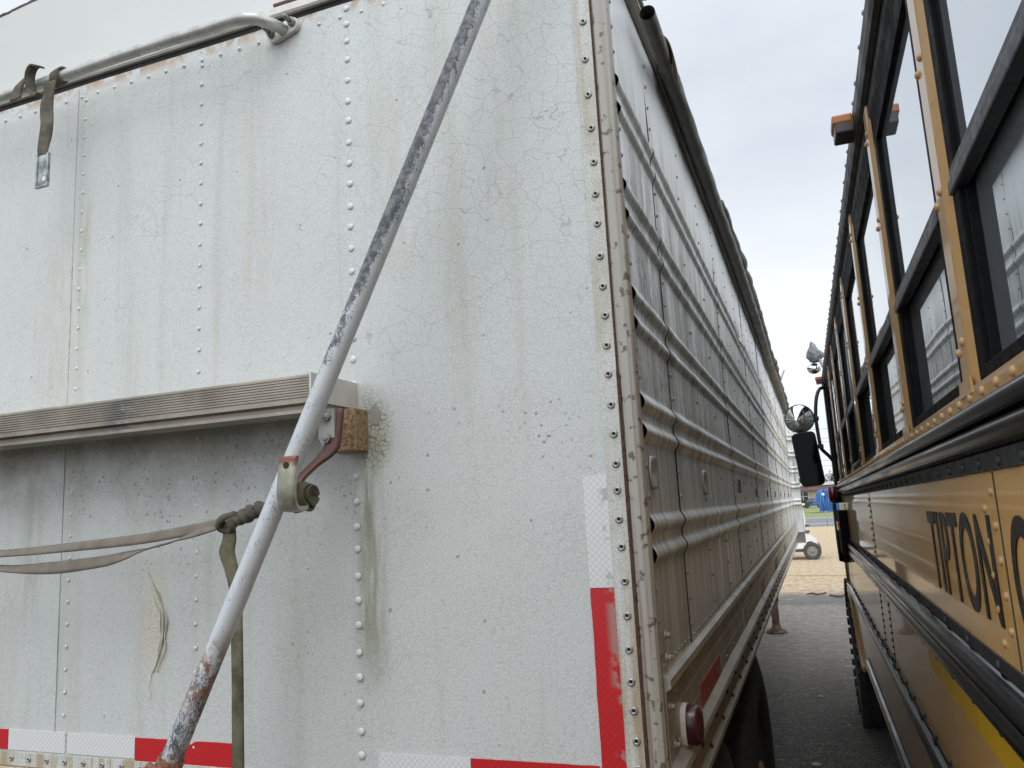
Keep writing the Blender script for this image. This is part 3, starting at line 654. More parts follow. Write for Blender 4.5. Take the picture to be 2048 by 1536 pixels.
def tyre_mesh(bm, c, axis, Rr, wd, lugs=0, mi=0):
    pr = [(Rr*.56, -wd*.42), (Rr*.62, -wd*.5), (Rr*.84, -wd*.52), (Rr*.96, -wd*.46), (Rr, -wd*.36), (Rr, wd*.36), (Rr*.96, wd*.46), (Rr*.84, wd*.52), (Rr*.62, wd*.5), (Rr*.56, wd*.42)]
    lathe(bm, pr, c, axis, 56, mi)
def wheel(parent, cx, cy, cz, side, Rr=.5, wd=.25):
    bm = NB(); tyre_mesh(bm, (cx, cy, cz), (side, 0, 0), Rr, wd)
    t = mk('wheel', bm, TYRE, parent)
    bm = NB(); lathe(bm, [(Rr*.57, wd*.38), (Rr*.55, wd*.42), (Rr*.50, wd*.25), (Rr*.46, -.02), (Rr*.22, .02), (Rr*.2, wd*.45), (Rr*.12, wd*.5)], (cx, cy, cz), (side, 0, 0), 32)
    r = mk('rim', bm, rusty('rust red rim', (.12, .035, .02), (.30, .18, .10))); r.parent = t
    return t
for cy in (2.0, 3.19):
    for cx, sd_ in ((-.40, 1), (-.70, 1), (-2.70, -1), (-2.40, -1)): wheel(TR, cx, cy, .5, sd_)
    bm = NB(); cyl(bm, (-2.4, cy, .5), (-.7, cy, .5), .06, 14); mk('axle', bm, plain('axle steel', (.06, .055, .05), .7), TR)
for lx in (-.585, -2.5):
    bm = NB(); box(bm, lx-.055, lx+.055, 10.0, 10.11, .35, 1.02, bev=.006); box(bm, lx-.042, lx+.042, 10.015, 10.095, .06, .36); lathe(bm, [(.12, 0), (.12, .015), (.06, .05), (.045, .09)], (lx, 10.055, .005), (0, 0, 1), 24)
    lg = M('leg steel', rough=.8); vv = lg.rng(lg.noise(22., lg.map((1, 1, .5)), det=6), .42, .55); lg.set('Base Color', lg.mix(lg.rng(lg.sep('Z'), .12, .35), lg.mix(vv, (.13, .09, .055), (.06, .035, .02)), lg.mix(vv, (.03, .026, .022), (.15, .14, .125)))); mk('landing_leg', bm, lg.m, TR)
    break
# rolled tarp and its tube along the top edge
XT, ZT = -.221, 2.606
def zt_(y): return ZT-.040*max(0, 1-(y-1.45)/1.2)+.008*min(1, max(0, (y-3)/5))
bm = NB(); tube(bm, [(XT, 1.53, zt_(1.53)), (XT, 1.95, zt_(1.95))], .0165, 22, hollow=1); tube(bm, [(XT, 1.53, zt_(1.53)), (XT, 1.9, zt_(1.9))], .0142, 22, hollow=1)
mk('roll_tube', bm, plain('dark pipe', (.13, .125, .11), .5, .4, 25., .5), TR)
def rollr(t): return .0195+.007*min(1, t*4)
bm = NB(); prism(bm, [(XS+.014, 2.614), (XT, 2.592), (XT, 2.612), (XS+.014, 2.656)], lambda u, v, t: (u, t, v), 1.80, YF); mk('tarp_skirt', bm, VINYL, TR)
bm = NB(); P = [(XT+.003*math.sin(y*1.7)+.004*noise.noise((y, 0, 0)), y, zt_(y)+.003*math.sin(y*.6)) for y in [1.78+.06*i for i in range(145)]]
tube(bm, P, rollr, 20, rf=lambda t, a: 1+.10*noise.noise((t*60+a, math.cos(a), math.sin(a)))+.05*math.sin(a*3+t*230))
mk('rolled_tarp', bm, VINYL, TR)
bm = NB(); ribbon(bm, [(XT-.006, 1.70, zt_(1.7)+.018), (XT+.014, 1.71, zt_(1.7)+.014), (XT+.022, 1.74, zt_(1.7)-.004), (XT+.016, 1.79, zt_(1.7)-.02)], [(0, .035, -.006)]*4, .0016, n=6); mk('tarp_end_flap', bm, plain('brown tarp flap', (.16, .12, .095), .5, 0, 14., .5), TR)
bm = NB(); P = [(XT+.012, y, zt_(y)+.036+.006*math.sin(y*2.9)) for y in [2.9+.03*i for i in range(248)]]
tube(bm, P, lambda t: .009+.012*min(1, t*7), 14, rf=lambda t, a: .95+.95*abs(noise.noise((t*24, 2, 0)))+.42*abs(math.sin(t*52+1.5*noise.noise((t*15, 0, 0))))*(t > .01)+.12*noise.noise((t*110, math.sin(a), math.cos(a))))
mk('tarp_folds', bm, plain('loose tarp folds', (.10, .10, .08), .6, 0, 5., .5, (.045, .045, .035), .004, bsc=10.), TR)
for yy, dx, dz in ((1.56, .004, .36), (5.35, .012, .14), (8.1, .075, .16)):
    bm = NB(); cyl(bm, (XT-.006, yy, ZT+.02), (XT-.006+dx, yy, ZT+.02+dz), .008 if yy > 2 else .013, 10); mk('tarp_bow_rod', bm, STEEL, TR)

# ------------------------------------------------------------------ crank pole, straps (things held by the trailer)
bm = NB(); a_, b_ = Vector((-.457, 1.18, 2.444)), Vector((-.977, 1.02, 1.193)); d_ = (a_-b_)
P = [b_-d_*.13+d_*t for t in [i*1.40/40 for i in range(41)]]
tube(bm, P, .0165, 28)
cp = thing('crank_pole', 'long chipped white steel pole leaning diagonally across the rear of the trailer', 'pole', (-1.03, 1.0, 1.03))
mk('shaft', bm, POLE, cp)
bm = NB(); c_ = b_-d_*.012; tube(bm, [c_-d_*.03, c_+d_*.02], .0205, 20); cyl(bm, c_+Vector((-.030, -.004, .012)), c_+Vector((.02, -.004, -.008)), .008, 10); mk('lower_joint', bm, rusty('rusty joint', (.10, .04, .025), (.25, .12, .07)), cp)
# looped strap left of centre with buckle
st = thing('looped_strap', 'short grimy strap knotted round the hand rail with a metal buckle hanging down', 'strap', (-1.53, 1.2, 2.3))
bm = NB()
ribbon(bm, [(-1.528, 1.203, 2.575), (-1.530, 1.200, 2.545), (-1.532, 1.199, 2.51), (-1.529, 1.199, 2.475), (-1.532, 1.199, 2.44), (-1.538, 1.199, 2.41), (-1.536, 1.200, 2.392)], [(.0165, 0, .001), (.0165, 0, 0), (.0150, .004, 0), (.0165, .002, .001), (.0155, .003, 0), (.0135, .002, 0), (.013, 0, 0)], .0014, n=6)
mk('hanging_tail', bm, WEB, st)
bm = NB()
lp = [(-1.530+.001*i, 1.22+.0165*math.sin(a), 2.594+.0165*math.cos(a)) for i, a in enumerate([i*.5 for i in range(14)])]; ribbon(bm, lp, [(.0125, .0, .003)]*14, .0016, n=3)
ring = [(-1.563+.0225*math.cos(a), 1.196-.006*math.sin(a), 2.583+.034*math.sin(a)) for a in [1.0+i*.42 for i in range(11)]]
ribbon(bm, ring, [(.004, .010, .001)]*11, .0016, n=4)
ribbon(bm, [(-1.594, 1.204, 2.607), (-1.606, 1.197, 2.600), (-1.620, 1.195, 2.582), (-1.630, 1.196, 2.553)], [(.010, .001, .004), (.014, 0, .006), (.017, 0, .003), (.0175, 0, .001)], .0012, n=6)
mk('loop', bm, WEB, st)
bm = NB(); box(bm, -1.5505, -1.5155, 1.1965, 1.1995, 2.322, 2.396, bev=.0012)
for x0, x1, z0, z1 in ((-1.552, -1.5475, 2.320, 2.398), (-1.5185, -1.514, 2.320, 2.398), (-1.552, -1.514, 2.3185, 2.3225)): box(bm, x0, x1, 1.193, 1.200, z0, z1, bev=.001)
cyl(bm, (-1.527, 1.1955, 2.338), (-1.527, 1.1965, 2.338), .006, 14, 1); mk('buckle', bm, [plain('scuffed zinc', (.40, .42, .42), .38, .7, 50., .9, (.12, .13, .13)), RIV], st)
# long strap wound on the hook
ls = thing('tie_down_strap', 'long olive webbing strap knotted at the pole hook, running off left and hanging down', 'strap', (-.95, 1.1, 1.1))
bm = NB()
ribbon(bm, [(-.925, 1.150, 1.572), (-.955, 1.152, 1.568), (-1.003, 1.158, 1.5585), (-1.165, 1.16, 1.540), (-1.353, 1.16, 1.530), (-1.557, 1.16, 1.523), (-1.9, 1.16, 1.522)], [(.002, .004, .007), (.002, .004, .009), (.002, .002, .0095), (0, .003, .0095), (0, .004, .0085), (0, .006, .0065), (0, .006, .0065)], .0012, n=8)
ribbon(bm, [(-.985, 1.156, 1.556), (-1.048, 1.154, 1.545), (-1.11, 1.155, 1.530), (-1.164, 1.157, 1.520), (-1.225, 1.158, 1.508), (-1.287, 1.16, 1.499), (-1.416, 1.16, 1.491), (-1.555, 1.16, 1.494), (-1.75, 1.16, 1.515), (-1.9, 1.16, 1.522)], [(0, .008, .004), (0, .006, .007), (0, .010, .0012), (0, .010, .0015), (0, .006, .008), (0, .003, .0105), (0, .003, .0115), (0, .008, .005), (0, .01, .003), (0, .01, .003)], .0012, n=8)
mk('long_band', bm, plain('brown webbing', (.17, .145, .115), .9, 0, 30., .5, (.09, .08, .065), .0004, bsc=300.), ls)
bm = NB(); ribbon(bm, [(-.970, 1.146, 1.556), (-.968, 1.143, 1.53), (-.972, 1.142, 1.508), (-.962, 1.143, 1.475), (-.954, 1.145, 1.43), (-.953, 1.145, 1.382), (-.951, 1.145, 1.30), (-.950, 1.145, 1.22), (-.949, 1.145, 1.155), (-.949, 1.145, 1.12)], [(.010, .002, 0), (.013, .002, 0), (.0135, .004, 0), (.010, .006, 0)]+[(.0118, 0, 0)]*6, .0012, n=8)
mk('hanging_end', bm, WEB2, ls)
bm = NB()
def coil(bm, c0, c1, r, turns, th):
    c0, c1 = Vector(c0), Vector(c1); ax_ = (c1-c0).normalized(); u = ax_.cross(Vector((0, 0, 1))).normalized(); v = ax_.cross(u); n_ = int(turns*10)
    P = [c0+(c1-c0)*(i/n_)+(u*math.cos(i*.628)+v*math.sin(i*.628))*r*(1+.2*math.sin(i*.9)) for i in range(n_+1)]
    tube(bm, smooth_path(P, 2), th, 8)
coil(bm, (-.885, 1.135, 1.583), (-.975, 1.150, 1.560), .007, 4.5, .0078)
tube(bm, smooth_path([(-.955, 1.14, 1.572), (-.972, 1.128, 1.566), (-.985, 1.136, 1.552), (-.972, 1.146, 1.545), (-.957, 1.136, 1.552), (-.96, 1.13, 1.566)], 4), .0065, 8)
mk('knot', bm, WEB, ls)
bm = NB()
P = [(-.815+.0*i, 1.118, 1.600) for i in range(1)]
for k_, (cx, rr) in enumerate(((-.824, .0165), (-.812, .020), (-.798, .022), (-.785, .0205))):
    lp = [(cx+.002*math.sin(a*2), 1.112+rr*.9*math.cos(a), 1.594+rr*math.sin(a)) for a in [i*.45 for i in range(15)]]
    ribbon(bm, lp, [(.009, 0, .002*(-1)**k_)]*15, .0022, n=2)
tube(bm, [(-.834, 1.112, 1.594), (-.776, 1.112, 1.596)], .0145, 14)
for q in range(5): ribbon(bm, [(-.776+.001*q, 1.112+(.003+.0032*q)*math.cos(a), 1.596+(.003+.0032*q)*math.sin(a)) for a in [i*.5 for i in range(13)]], [(.002, 0, 0)]*13, .0012, n=2)
mk('wrapped_coil', bm, WEB2, ls)
tube(bm := NB(), smooth_path([(-.79, 1.13, 1.588), (-.83, 1.132, 1.583), (-.87, 1.132, 1.584), (-.89, 1.135, 1.582)], 4), .0085, 10); mk('twisted_run', bm, WEB, ls)

# ------------------------------------------------------------------ school bus (local: y forward along the bus, z up, side plane at x = XB, body towards +x)
XB = .215
BUS = thing('school_bus', 'yellow school bus with black rub rails and lettering on its side, parked alongside the trailer', 'bus', (0, 0, 0), rot=(R(-.443), 0, R(.556)), world=False)
BUS.location = (0, .012, 0)
def yellow(name, base=(.74, .41, .125), wear=.25, flat=False):
    k = M(name, rough=.38, coat=.62); Z = k.sep('Z')
    c = k.mix(k.math('MULTIPLY', k.rng(k.noise(1.3, k.map((1, 1, 1.6)), det=6), .4, .7), wear), base, (.34, .20, .085))
    c = k.mix(k.math('MULTIPLY', k.rng(k.noise(1., k.map((1, 6, 26)), det=5), .5, .72), .16), c, (.30, .22, .13))
    c = k.mix(k.math('MULTIPLY', k.rng(k.spots(26., k.warp(.05, 8.)), .03, .06, 1., 0.), .5), c, (.10, .06, .03))
    k.set('Base Color', c); k.set('Coat Roughness', k.rng(k.noise(3.), .3, .7, .02, .06))
    if not flat:
        b = k.bump(k.noise(1., k.map((1, 1.1, 2.6)), det=2), .010, .30); k.bump(k.noise(170.), .0003, .25, b)
    return k.m
YEL = yellow('bus yellow'); YELP = yellow('pillar yellow', (.50, .285, .105), .15, True); YELB = plain('bright reflective yellow', (.66, .38, .015), .35, 0, 9., .3, (.45, .26, .03))
def blackrail(name):
    k = M(name, rough=.14); n1 = k.noise(1., k.map((1, 2.2, 60)), det=5)
    k.set('Base Color', k.mix(k.rng(n1, .4, .7), (.005, .005, .006), (.014, .014, .015))); k.set('Roughness', k.rng(n1, .3, .7, .10, .24)); k.set('IOR', 1.27)
    k.bump(k.noise(1., k.map((1, .8, 5)), det=1), .002, .12); return k.m
RAIL = blackrail('glossy black rail'); BLK = plain('satin black frame', (.006, .006, .007), .62, 0, 20., .4, ior=1.22); FLG = plain('dusty black flange', (.018, .019, .021), .5, 0, 40., .5, (.05, .05, .05))
GL = M('tinted window glass', rough=.0, base=(.60, .64, .67), metal=.8); GL.set('IOR', 2.); GL.bump(GL.noise(1., GL.map((1, 2.4, 3.0)), det=1), .004, .12); GL = GL.m
def bpr(name, pts, y0, y1, m_, par=BUS, lab=None, ny=1):
    """profile (x,z) extruded along the bus"""
    bm = NB()
    if ny == 1: prism(bm, pts, lambda u, v, t: (u, t, v), y0, y1)
    else:
        rs = [[bm.verts.new((u, y0+(y1-y0)*i/ny, v)) for u, v in pts] for i in range(ny+1)]
        for a, b in zip(rs, rs[1:]):
            for j in range(len(pts)): bm.faces.new((a[j], a[(j+1) % len(pts)], b[(j+1) % len(pts)], b[j]))
        bm.faces.new(rs[0][::-1]); bm.faces.new(rs[-1])
    return mk(name, bm, m_, par, lab)
Y0B, Y1B = -5.2, 5.86        # rear, end of rails
XR = XB+2.40
# side skins
bpr('side_panel', [(XB, 1.32), (XB, 1.60), (XB+.02, 1.60), (XB+.02, 1.32)], Y0B, 6.15, YEL)
bpr('lower_side_panel', [(XB, 1.02), (XB, 1.318), (XB+.02, 1.318), (XB+.02, 1.02)], Y0B, 6.15, YEL)
bpr('skirt_panel', [(XB, .67), (XB, 1.018), (XB+.02, 1.018), (XB+.02, .67)], Y0B, 4.75, YEL)
bm = NB(); prism(bm, [(4.7515, .67), (5.10, .60), (5.32, .66), (5.52, .78), (5.74, .90), (6.0, .955), (6.15, .96), (6.15, 1.018), (4.7515, 1.018)], lambda u, v, t: (t, u, v), XB, XB+.02); mk('front_skirt_panel', bm, YEL, BUS)
bm = NB(); tube(bm, smooth_path([(XB-.006, 5.08, .598), (XB-.006, 5.32, .655), (XB-.006, 5.52, .775), (XB-.006, 5.74, .895), (XB-.006, 6.0, .95), (XB-.006, 6.14, .955)], 5), .013, 8); mk('wheel_arch_trim', bm, YELP, BUS)
bpr('reflective_stripe', [(XB-.0016, 1.186), (XB-.0016, 1.242), (XB, 1.242), (XB, 1.186)], Y0B, 1.96, YELB, lab='bright yellow reflective stripe under the middle rub rail')
bpr('belt_panel', [(XB-.002, 1.655), (XB-.002, 1.686), (XB+.004, 1.690), (XB+.03, 1.690), (XB+.03, 1.655)], Y0B, 5.95, YELP)
# rub rails with two swellings each
def railprof(z0, z1, out, lip=.0, n=26):
    h = z1-z0; pts = []
    for i in range(n+1):
        t = i/n; z = z0+h*t
        d = out*(.28+.72*abs(math.sin(math.pi*2*min(max((t-.04)/.92, 0), 1)))**.55)
        if i in (0, n): d = .001
        pts.append((XB-d, z))
    return pts+[(XB+.004, z1), (XB+.004, z0)]
bpr('rub_rail', railprof(1.602, 1.664, .026), Y0B, Y1B, RAIL, lab='upper black rub rail just below the windows', ny=1)
bpr('rub_rail', railprof(1.245, 1.322, .024), Y0B, 5.3, RAIL, lab='middle black rub rail under the lettering')
bpr('rub_rail', railprof(.970, 1.010, .020), Y0B, 5.95, RAIL, lab='lower black rub rail')
bpr('rub_rail', railprof(.705, .738, .020), Y0B, 4.6, RAIL, lab='lowest black rub rail on the skirt')
bpr('rail_flange', [(XB-.0032, 1.3225), (XB-.0032, 1.342), (XB, 1.342), (XB, 1.3225)], Y0B, 5.3, FLG)
bpr('rail_flange', [(XB-.003, 1.011), (XB-.003, 1.022), (XB, 1.022), (XB, 1.011)], Y0B, 5.9, FLG)
bpr('rail_flange', [(XB-.003, .739), (XB-.003, .750), (XB, .750), (XB, .739)], Y0B, 4.6, FLG)
# tabbed flange beneath the top rail
bm = NB(); y = -1.2
while y < Y1B:
    box(bm, XB-.004, XB, y, y+.108, 1.578, 1.6015, bev=.0008); box(bm, XB-.0026, XB, y+.108, y+.1125, 1.5785, 1.6013); y += .1125
mk('tabbed_flange', bm, FLG, BUS)
# rivets: near ones individually
def brow(name, pts, r, h, m_, lim=100):
    bm = NB(); dome(bm, (0, 0, 0), (-1, 0, 0), r, h, 14, 4); s0 = mk(name, bm, m_, BUS)
    clones(s0, BUS, [Matrix.Translation(Vector(p)) for p in pts[:lim]])
    if pts[lim:]:
        bm = NB()
        for p in pts[lim:]: dome(bm, p, (-1, 0, 0), r, h, 8, 3)
        mk(name+'_row', bm, m_, BUS)['kind'] = 'stuff'
PW = .062
PE = [-1.73, -1.03, -.31, .41, 1.124, 1.812, 2.53, 3.26, 3.98, 4.70, 5.42]      # near edge of each window pillar
pts = []
y = .60
while y < Y1B-.05: pts.append((XB-.002, y, 1.6735)); y += .0765
brow('belt_rivet', pts, .0062, .0045, YELP, 60)
pts = []
for y in (1.105, 3.16, 5.2, -.95):
    z = 1.553
    while z > 1.36: pts.append((XB, y+(.026 if len(pts) % 2 else -.024)+.026, z)); z -= .021
brow('panel_rivet', pts, .0060, .0042, YELP, 40)
pts = [(XB-.0032, .35+.213*i, 1.330) for i in range(24)]+[(XB-.004, .36+.1125*i-.01, 1.588) for i in range(46)]+[(XB-.003, .3+.22*i, 1.016) for i in range(24)]
brow('flange_rivet', pts[:24]+[(p[0], .2335+.1125*i, p[2]) for i, p in enumerate(pts[24:70])]+pts[70:], .0072, .0042, FLG, 94)
bm = NB()
for i in range(30): dome(bm, (XB, .5+.19*i, 1.232), (-1, 0, 0), .0065, .005, 8, 3)
for i in range(26): dome(bm, (XB, .5+.19*i, 1.03), (-1, 0, 0), .006, .005, 8, 3)
for y in (3.2, 2.9):
    for j in range(12): dome(bm, (XB, y, 1.21-.022*j), (-1, 0, 0), .005, .004, 7, 2)
mk('skirt_rivets', bm, BLACK, BUS)['kind'] = 'stuff'
for y, z0, z1 in ((1.082, 1.344, 1.577), (3.14, 1.344, 1.577), (5.2, 1.344, 1.577), (-.97, 1.344, 1.577), (3.22, 1.03, 1.235), (2.88, 1.03, 1.235), (5.4, 1.03, 1.235)):
    bm = NB(); box(bm, XB-.0006, XB+.001, y-.0014, y+.0014, z0, z1); box(bm, XB-.0009, XB+.001, y+.0014, y+.004, z0, z1); mk('panel_seam', bm, plain('green black seam', (.07, .07, .03), .8, 0, 60., .5), BUS)
# lettering
def text(body, size, name, mtx, m_, par, th=.0006, sx=1.):
    cu = bpy.data.curves.new(name, 'FONT'); cu.body = body; cu.size = size; cu.extrude = th; cu.space_character = 1.06; cu.offset = .0022
    o = bpy.data.objects.new(name, cu); COL.objects.link(o); bpy.context.view_layer.update()
    me = bpy.data.meshes.new_from_object(o.evaluated_get(bpy.context.evaluated_depsgraph_get())); bpy.data.objects.remove(o)
    me.transform(Matrix.Diagonal((sx, 1, 1, 1))); xs_ = [v.co.x for v in me.vertices]; wdt = max(xs_)-min(xs_); x0 = min(xs_)
    me.materials.clear(); me.materials.append(m_); q = bpy.data.objects.new(name, me); COL.objects.link(q); q.parent = par
    return q, me, x0, wdt
for body, ya, yb in (('TIPTON', 1.700, 1.140), ('COUNTY', 1.045, .42), ('SCHOOLS', .30, -.42)):
    q, me, x0, wd_ = text(body, .194, 'lettering', None, plain('black vinyl letters', (.012, .012, .012), .35, 0, 20., .3, bumpd=0), BUS)
    s_ = (ya-yb)/wd_; me.transform(Matrix.Translation((-x0, 0, 0))); me.transform(Matrix.Diagonal((s_, 1, 1, 1)))
    hs = max(v.co.y for v in me.vertices); me.transform(Matrix.Diagonal((1, .139/hs, 1, 1)))
    me.transform(Matrix(((0, 0, -1, XB-.0012), (-1, 0, 0, ya), (0, 1, 0, 1.387), (0, 0, 0, 1)))); q['label'] = 'black lettering reading '+body
# window band: recessed wall, pillars, windows
XW = XB+.011
bpr('window_header', [(XB+.004, 2.395), (XB+.004, 2.43), (XB+.06, 2.43), (XB+.06, 2.325), (XW-.004, 2.325), (XW-.004, 2.385)], Y0B, 6.5, BLK)
gut = [(XB+.05, 2.425), (XB+.002, 2.425), (XB-.008, 2.432), (XB-.012, 2.450), (XB-.009, 2.500), (XB-.005, 2.512), (XB+.004, 2.518), (XB+.05, 2.53)]
bpr('roof_gutter', gut, Y0B, 6.55, plain('dark brown gutter', (.020, .014, .011), .55, 0, 8., .5, (.012, .009, .007), ior=1.3))
rp_ = [(XB+.002, 2.517)]+[(XB+.002+1.20*(1-math.cos(a)), 2.519+.43*math.sin(a)) for a in [i*math.pi/2/10 for i in range(1, 11)]]
rp_ = rp_+[(2*(XB+1.2)-x, z) for x, z in rp_[::-1][1:]]+[(XR, 2.50), (XB+.02, 2.50)]
bpr('roof', rp_, Y0B, 6.5, plain('pale roof', (.62, .60, .54), .4, 0, 6., .3))
pts = [(XB-.002, .3+.13*i+(.03 if i % 3 == 0 else 0), 2.523) for i in range(45)]
bm = NB(); 
for p in pts: dome(bm, p, (-1, 0, .5), .007, .006, 8, 3)
mk('gutter_rivets', bm, plain('grey rivets', (.25, .25, .24), .5), BUS)['kind'] = 'stuff'
for i, e in enumerate(PE):
    bm = NB(); y0, y1 = e, e+PW
    pr = [(XW+.01, y0-.016), (XB+.0085, y0-.013), (XB+.0015, y0+.002), (XB, y0+.008), (XB, y1-.008), (XB+.0015, y1-.002), (XB+.0085, y1+.010), (XW+.01, y1+.012)]
    prism(bm, pr, lambda u, v, t: (u, v, t), 1.687, 2.432)
    pl = mk('window_pillar', bm, YELP, BUS)
    for z in (1.745, 2.156, 1.955, 2.36):
        for dy, dz in ((.018, .005), (.050, -.005)):
            if z == 1.955 and i % 2: continue
            bm = NB(); dome(bm, (XB, y0+dy, z+dz), (-1, 0, 0), .0064, .0052, 12, 4); r_ = mk('rivet', bm, YELP, BUS); r_.parent = pl
    # shallow foot where the pillar laps over the belt
    bm = NB(); prism(bm, [(y0-.012, 1.679), (y1+.012, 1.679), (y1+.004, 1.700), (y0-.004, 1.700)], lambda u, v, t: (t, u, v), XB-.0035, XB); f_ = mk('pillar_foot', bm, YELP, BUS); f_.parent = pl
for i in range(len(PE)-1):
    y0, y1 = PE[i]+PW+.013, PE[i+1]-.015
    bm = NB(); zb_, zt_ = 1.692, 2.395
    # outer frame with channel steps
    for a0, a1, b0, b1 in ((y0, y0+.036, zb_, zt_), (y1-.036, y1, zb_, zt_), (y0+.036, y1-.036, zb_, zb_+.016), (y0+.036, y1-.036, zt_-.075, zt_)): box(bm, XW-.004, XW+.03, a0, a1, b0, b1, bev=.002)
    for a0, a1 in ((y0+.030, y0+.042), (y1-.042, y1-.030)): box(bm, XW+.003, XW+.032, a0, a1, zb_+.002, zt_-.01, bev=.002)
    wf = mk('side_window', bm, BLK, BUS)
    bm = NB(); box(bm, XB+.0175, XB+.023, y0+.036, y1-.036, 1.966, 2.325); g1 = mk('upper_glass', bm, GL, BUS); g1.parent = wf
    bm = NB(); box(bm, XB+.0265, XB+.031, y0+.036, y1-.036, 1.700, 1.95); g2 = mk('lower_glass', bm, GL, BUS); g2.parent = wf
    bm = NB(); box(bm, XB+.002, XB+.02, y0+.004, y1-.004, 1.938, 1.958, bev=.003); box(bm, XB+.006, XB+.02, y0+.004, y1-.004, 1.960, 1.974, bev=.002); g3 = mk('sash_bar', bm, plain('anodised sash bar', (.035, .037, .045), .4, .2, 30., .4), BUS); g3.parent = wf
    if i == 7:       # emergency window with a bright trim
        bm = NB()
        tube(bm, [(XB+.004, y0+.03, 1.71), (XB+.004, y0+.03, 2.36)], .006, 8); tube(bm, [(XB+.004, y1-.03, 1.71), (XB+.004, y1-.03, 2.36)], .006, 8); tube(bm, [(XB+.004, y0+.03, 1.71), (XB+.004, y1-.03, 1.71)], .006, 8)
        q = mk('bright_trim', bm, STEEL, BUS); q.parent = wf
# body shell behind the skins
bm = NB(); box(bm, XB+.021, XR, Y0B, 6.48, .68, 1.70); box(bm, XW+.034, XR, Y0B, 6.48, 1.70, 2.50); mk('body_shell', bm, plain('shell yellow', (.45, .24, .05), .5, 0, 5., .2), BUS)
bpr('front_pillar', [(XB-.006, 1.66), (XB-.006, 2.43), (XB+.06, 2.43), (XB+.06, 1.66)], 6.25, 6.52, BLK)
bm = NB(); box(bm, XB+.012, XB+.05, 5.36, 6.25, 1.69, 2.41, bev=.004); dw = mk('driver_window', bm, GL, BUS)
bm = NB(); box(bm, XB-.004, XB+.03, 5.95, 6.0, 1.69, 2.41); q = mk('window_frame', bm, BLK, BUS); q.parent = dw
# nose: cowl, hood, front wheel with its tread
bm = NB(); box(bm, XB+.32, XR-.32, 6.45, 7.9, .62, 1.42, bev=.08); box(bm, XB+.10, XR-.1, 6.5, 6.75, 1.4, 2.4, bev=.03); mk('hood', bm, YEL, BUS)
bm = NB(); box(bm, XB-.012, XB+.03, 6.02, 6.16, .965, 1.25, bev=.01); box(bm, XB-.004, XB+.02, 6.10, 6.22, 1.05, 1.18, bev=.01); mk('cowl_panel', bm, yellow('dusty cowl yellow', (.42, .22, .06), .6), BUS)
bm = NB(); tyre_mesh(bm, (XB+.135, 6.28, .50), (-1, 0, 0), .50, .27)
for j in range(40):
    a = 2*math.pi*j/40; c_, s_ = math.cos(a), math.sin(a)
    for k_ in range(2):
        rr = .455+.03*k_; v = [Vector((XB-.008-(.012 if k_ else 0), 6.28+(rr+q)*math.cos(a+p), .50+(rr+q)*math.sin(a+p))) for q, p in ((-.02, -.05), (.022, -.05), (.022, .035), (-.02, .035))]
        v2 = [x+Vector((.05, 0, 0)) for x in v]; A = [bm.verts.new(x) for x in v]; B_ = [bm.verts.new(x) for x in v2]; bm.faces.new(A)
        for t in range(4): bm.faces.new((A[t], A[(t+1) % 4], B_[(t+1) % 4], B_[t]))
fw_ = mk('wheel', bm, TYRE, BUS)
bm = NB(); lathe(bm, [(.28, .1), (.26, .12), (.22, .05), (.1, .06), (.09, .12), (.05, .13)], (XB+.135, 6.28, .5), (-1, 0, 0), 28); q = mk('rim', bm, rusty('dusty yellow rim', (.30, .14, .04), (.45, .28, .12)), BUS); q.parent = fw_
for yy in (-2.6,):
    bm = NB(); tyre_mesh(bm, (XB+.20, yy, .5), (-1, 0, 0), .5, .27); mk('wheel', bm, TYRE, BUS)
for yy in (6.28, -2.6):
    bm = NB(); tyre_mesh(bm, (XR-.15, yy, .5), (1, 0, 0), .5, .27); mk('wheel', bm, TYRE, BUS)
bm = NB(); box(bm, XB+.3, XR-.3, Y0B+.2, 6.3, .42, .69); mk('chassis', bm, DARK, BUS)
# amber roof marker lamps
def roof_lamp(y, z, s=1.):
    bm = NB(); box(bm, XB-.062*s-.006, XB-.006, y-.048*s, y+.048*s, z-.028*s, z+.014*s, bev=.006*s); b_ = mk('roof_marker_lamp', bm, plain('brown lamp housing', (.045, .022, .018), .35, 0, 30., .3), BUS)
    bm = NB(); box(bm, XB-.066*s-.006, XB-.012, y-.050*s, y+.050*s, z+.006*s, z+.034*s, bev=.005*s)
    for j in range(6): box(bm, XB-.0675*s-.006, XB-.014, y-.044*s+.0155*s*j, y-.037*s+.0155*s*j, z+.009*s, z+.031*s)
    am = M('amber lens', rough=.2, base=(.40, .13, .012), coat=0).m; q = mk('lens', bm, am, BUS); q.parent = b_
roof_lamp(2.01, 2.466, .78); roof_lamp(6.25, 2.45, .8)
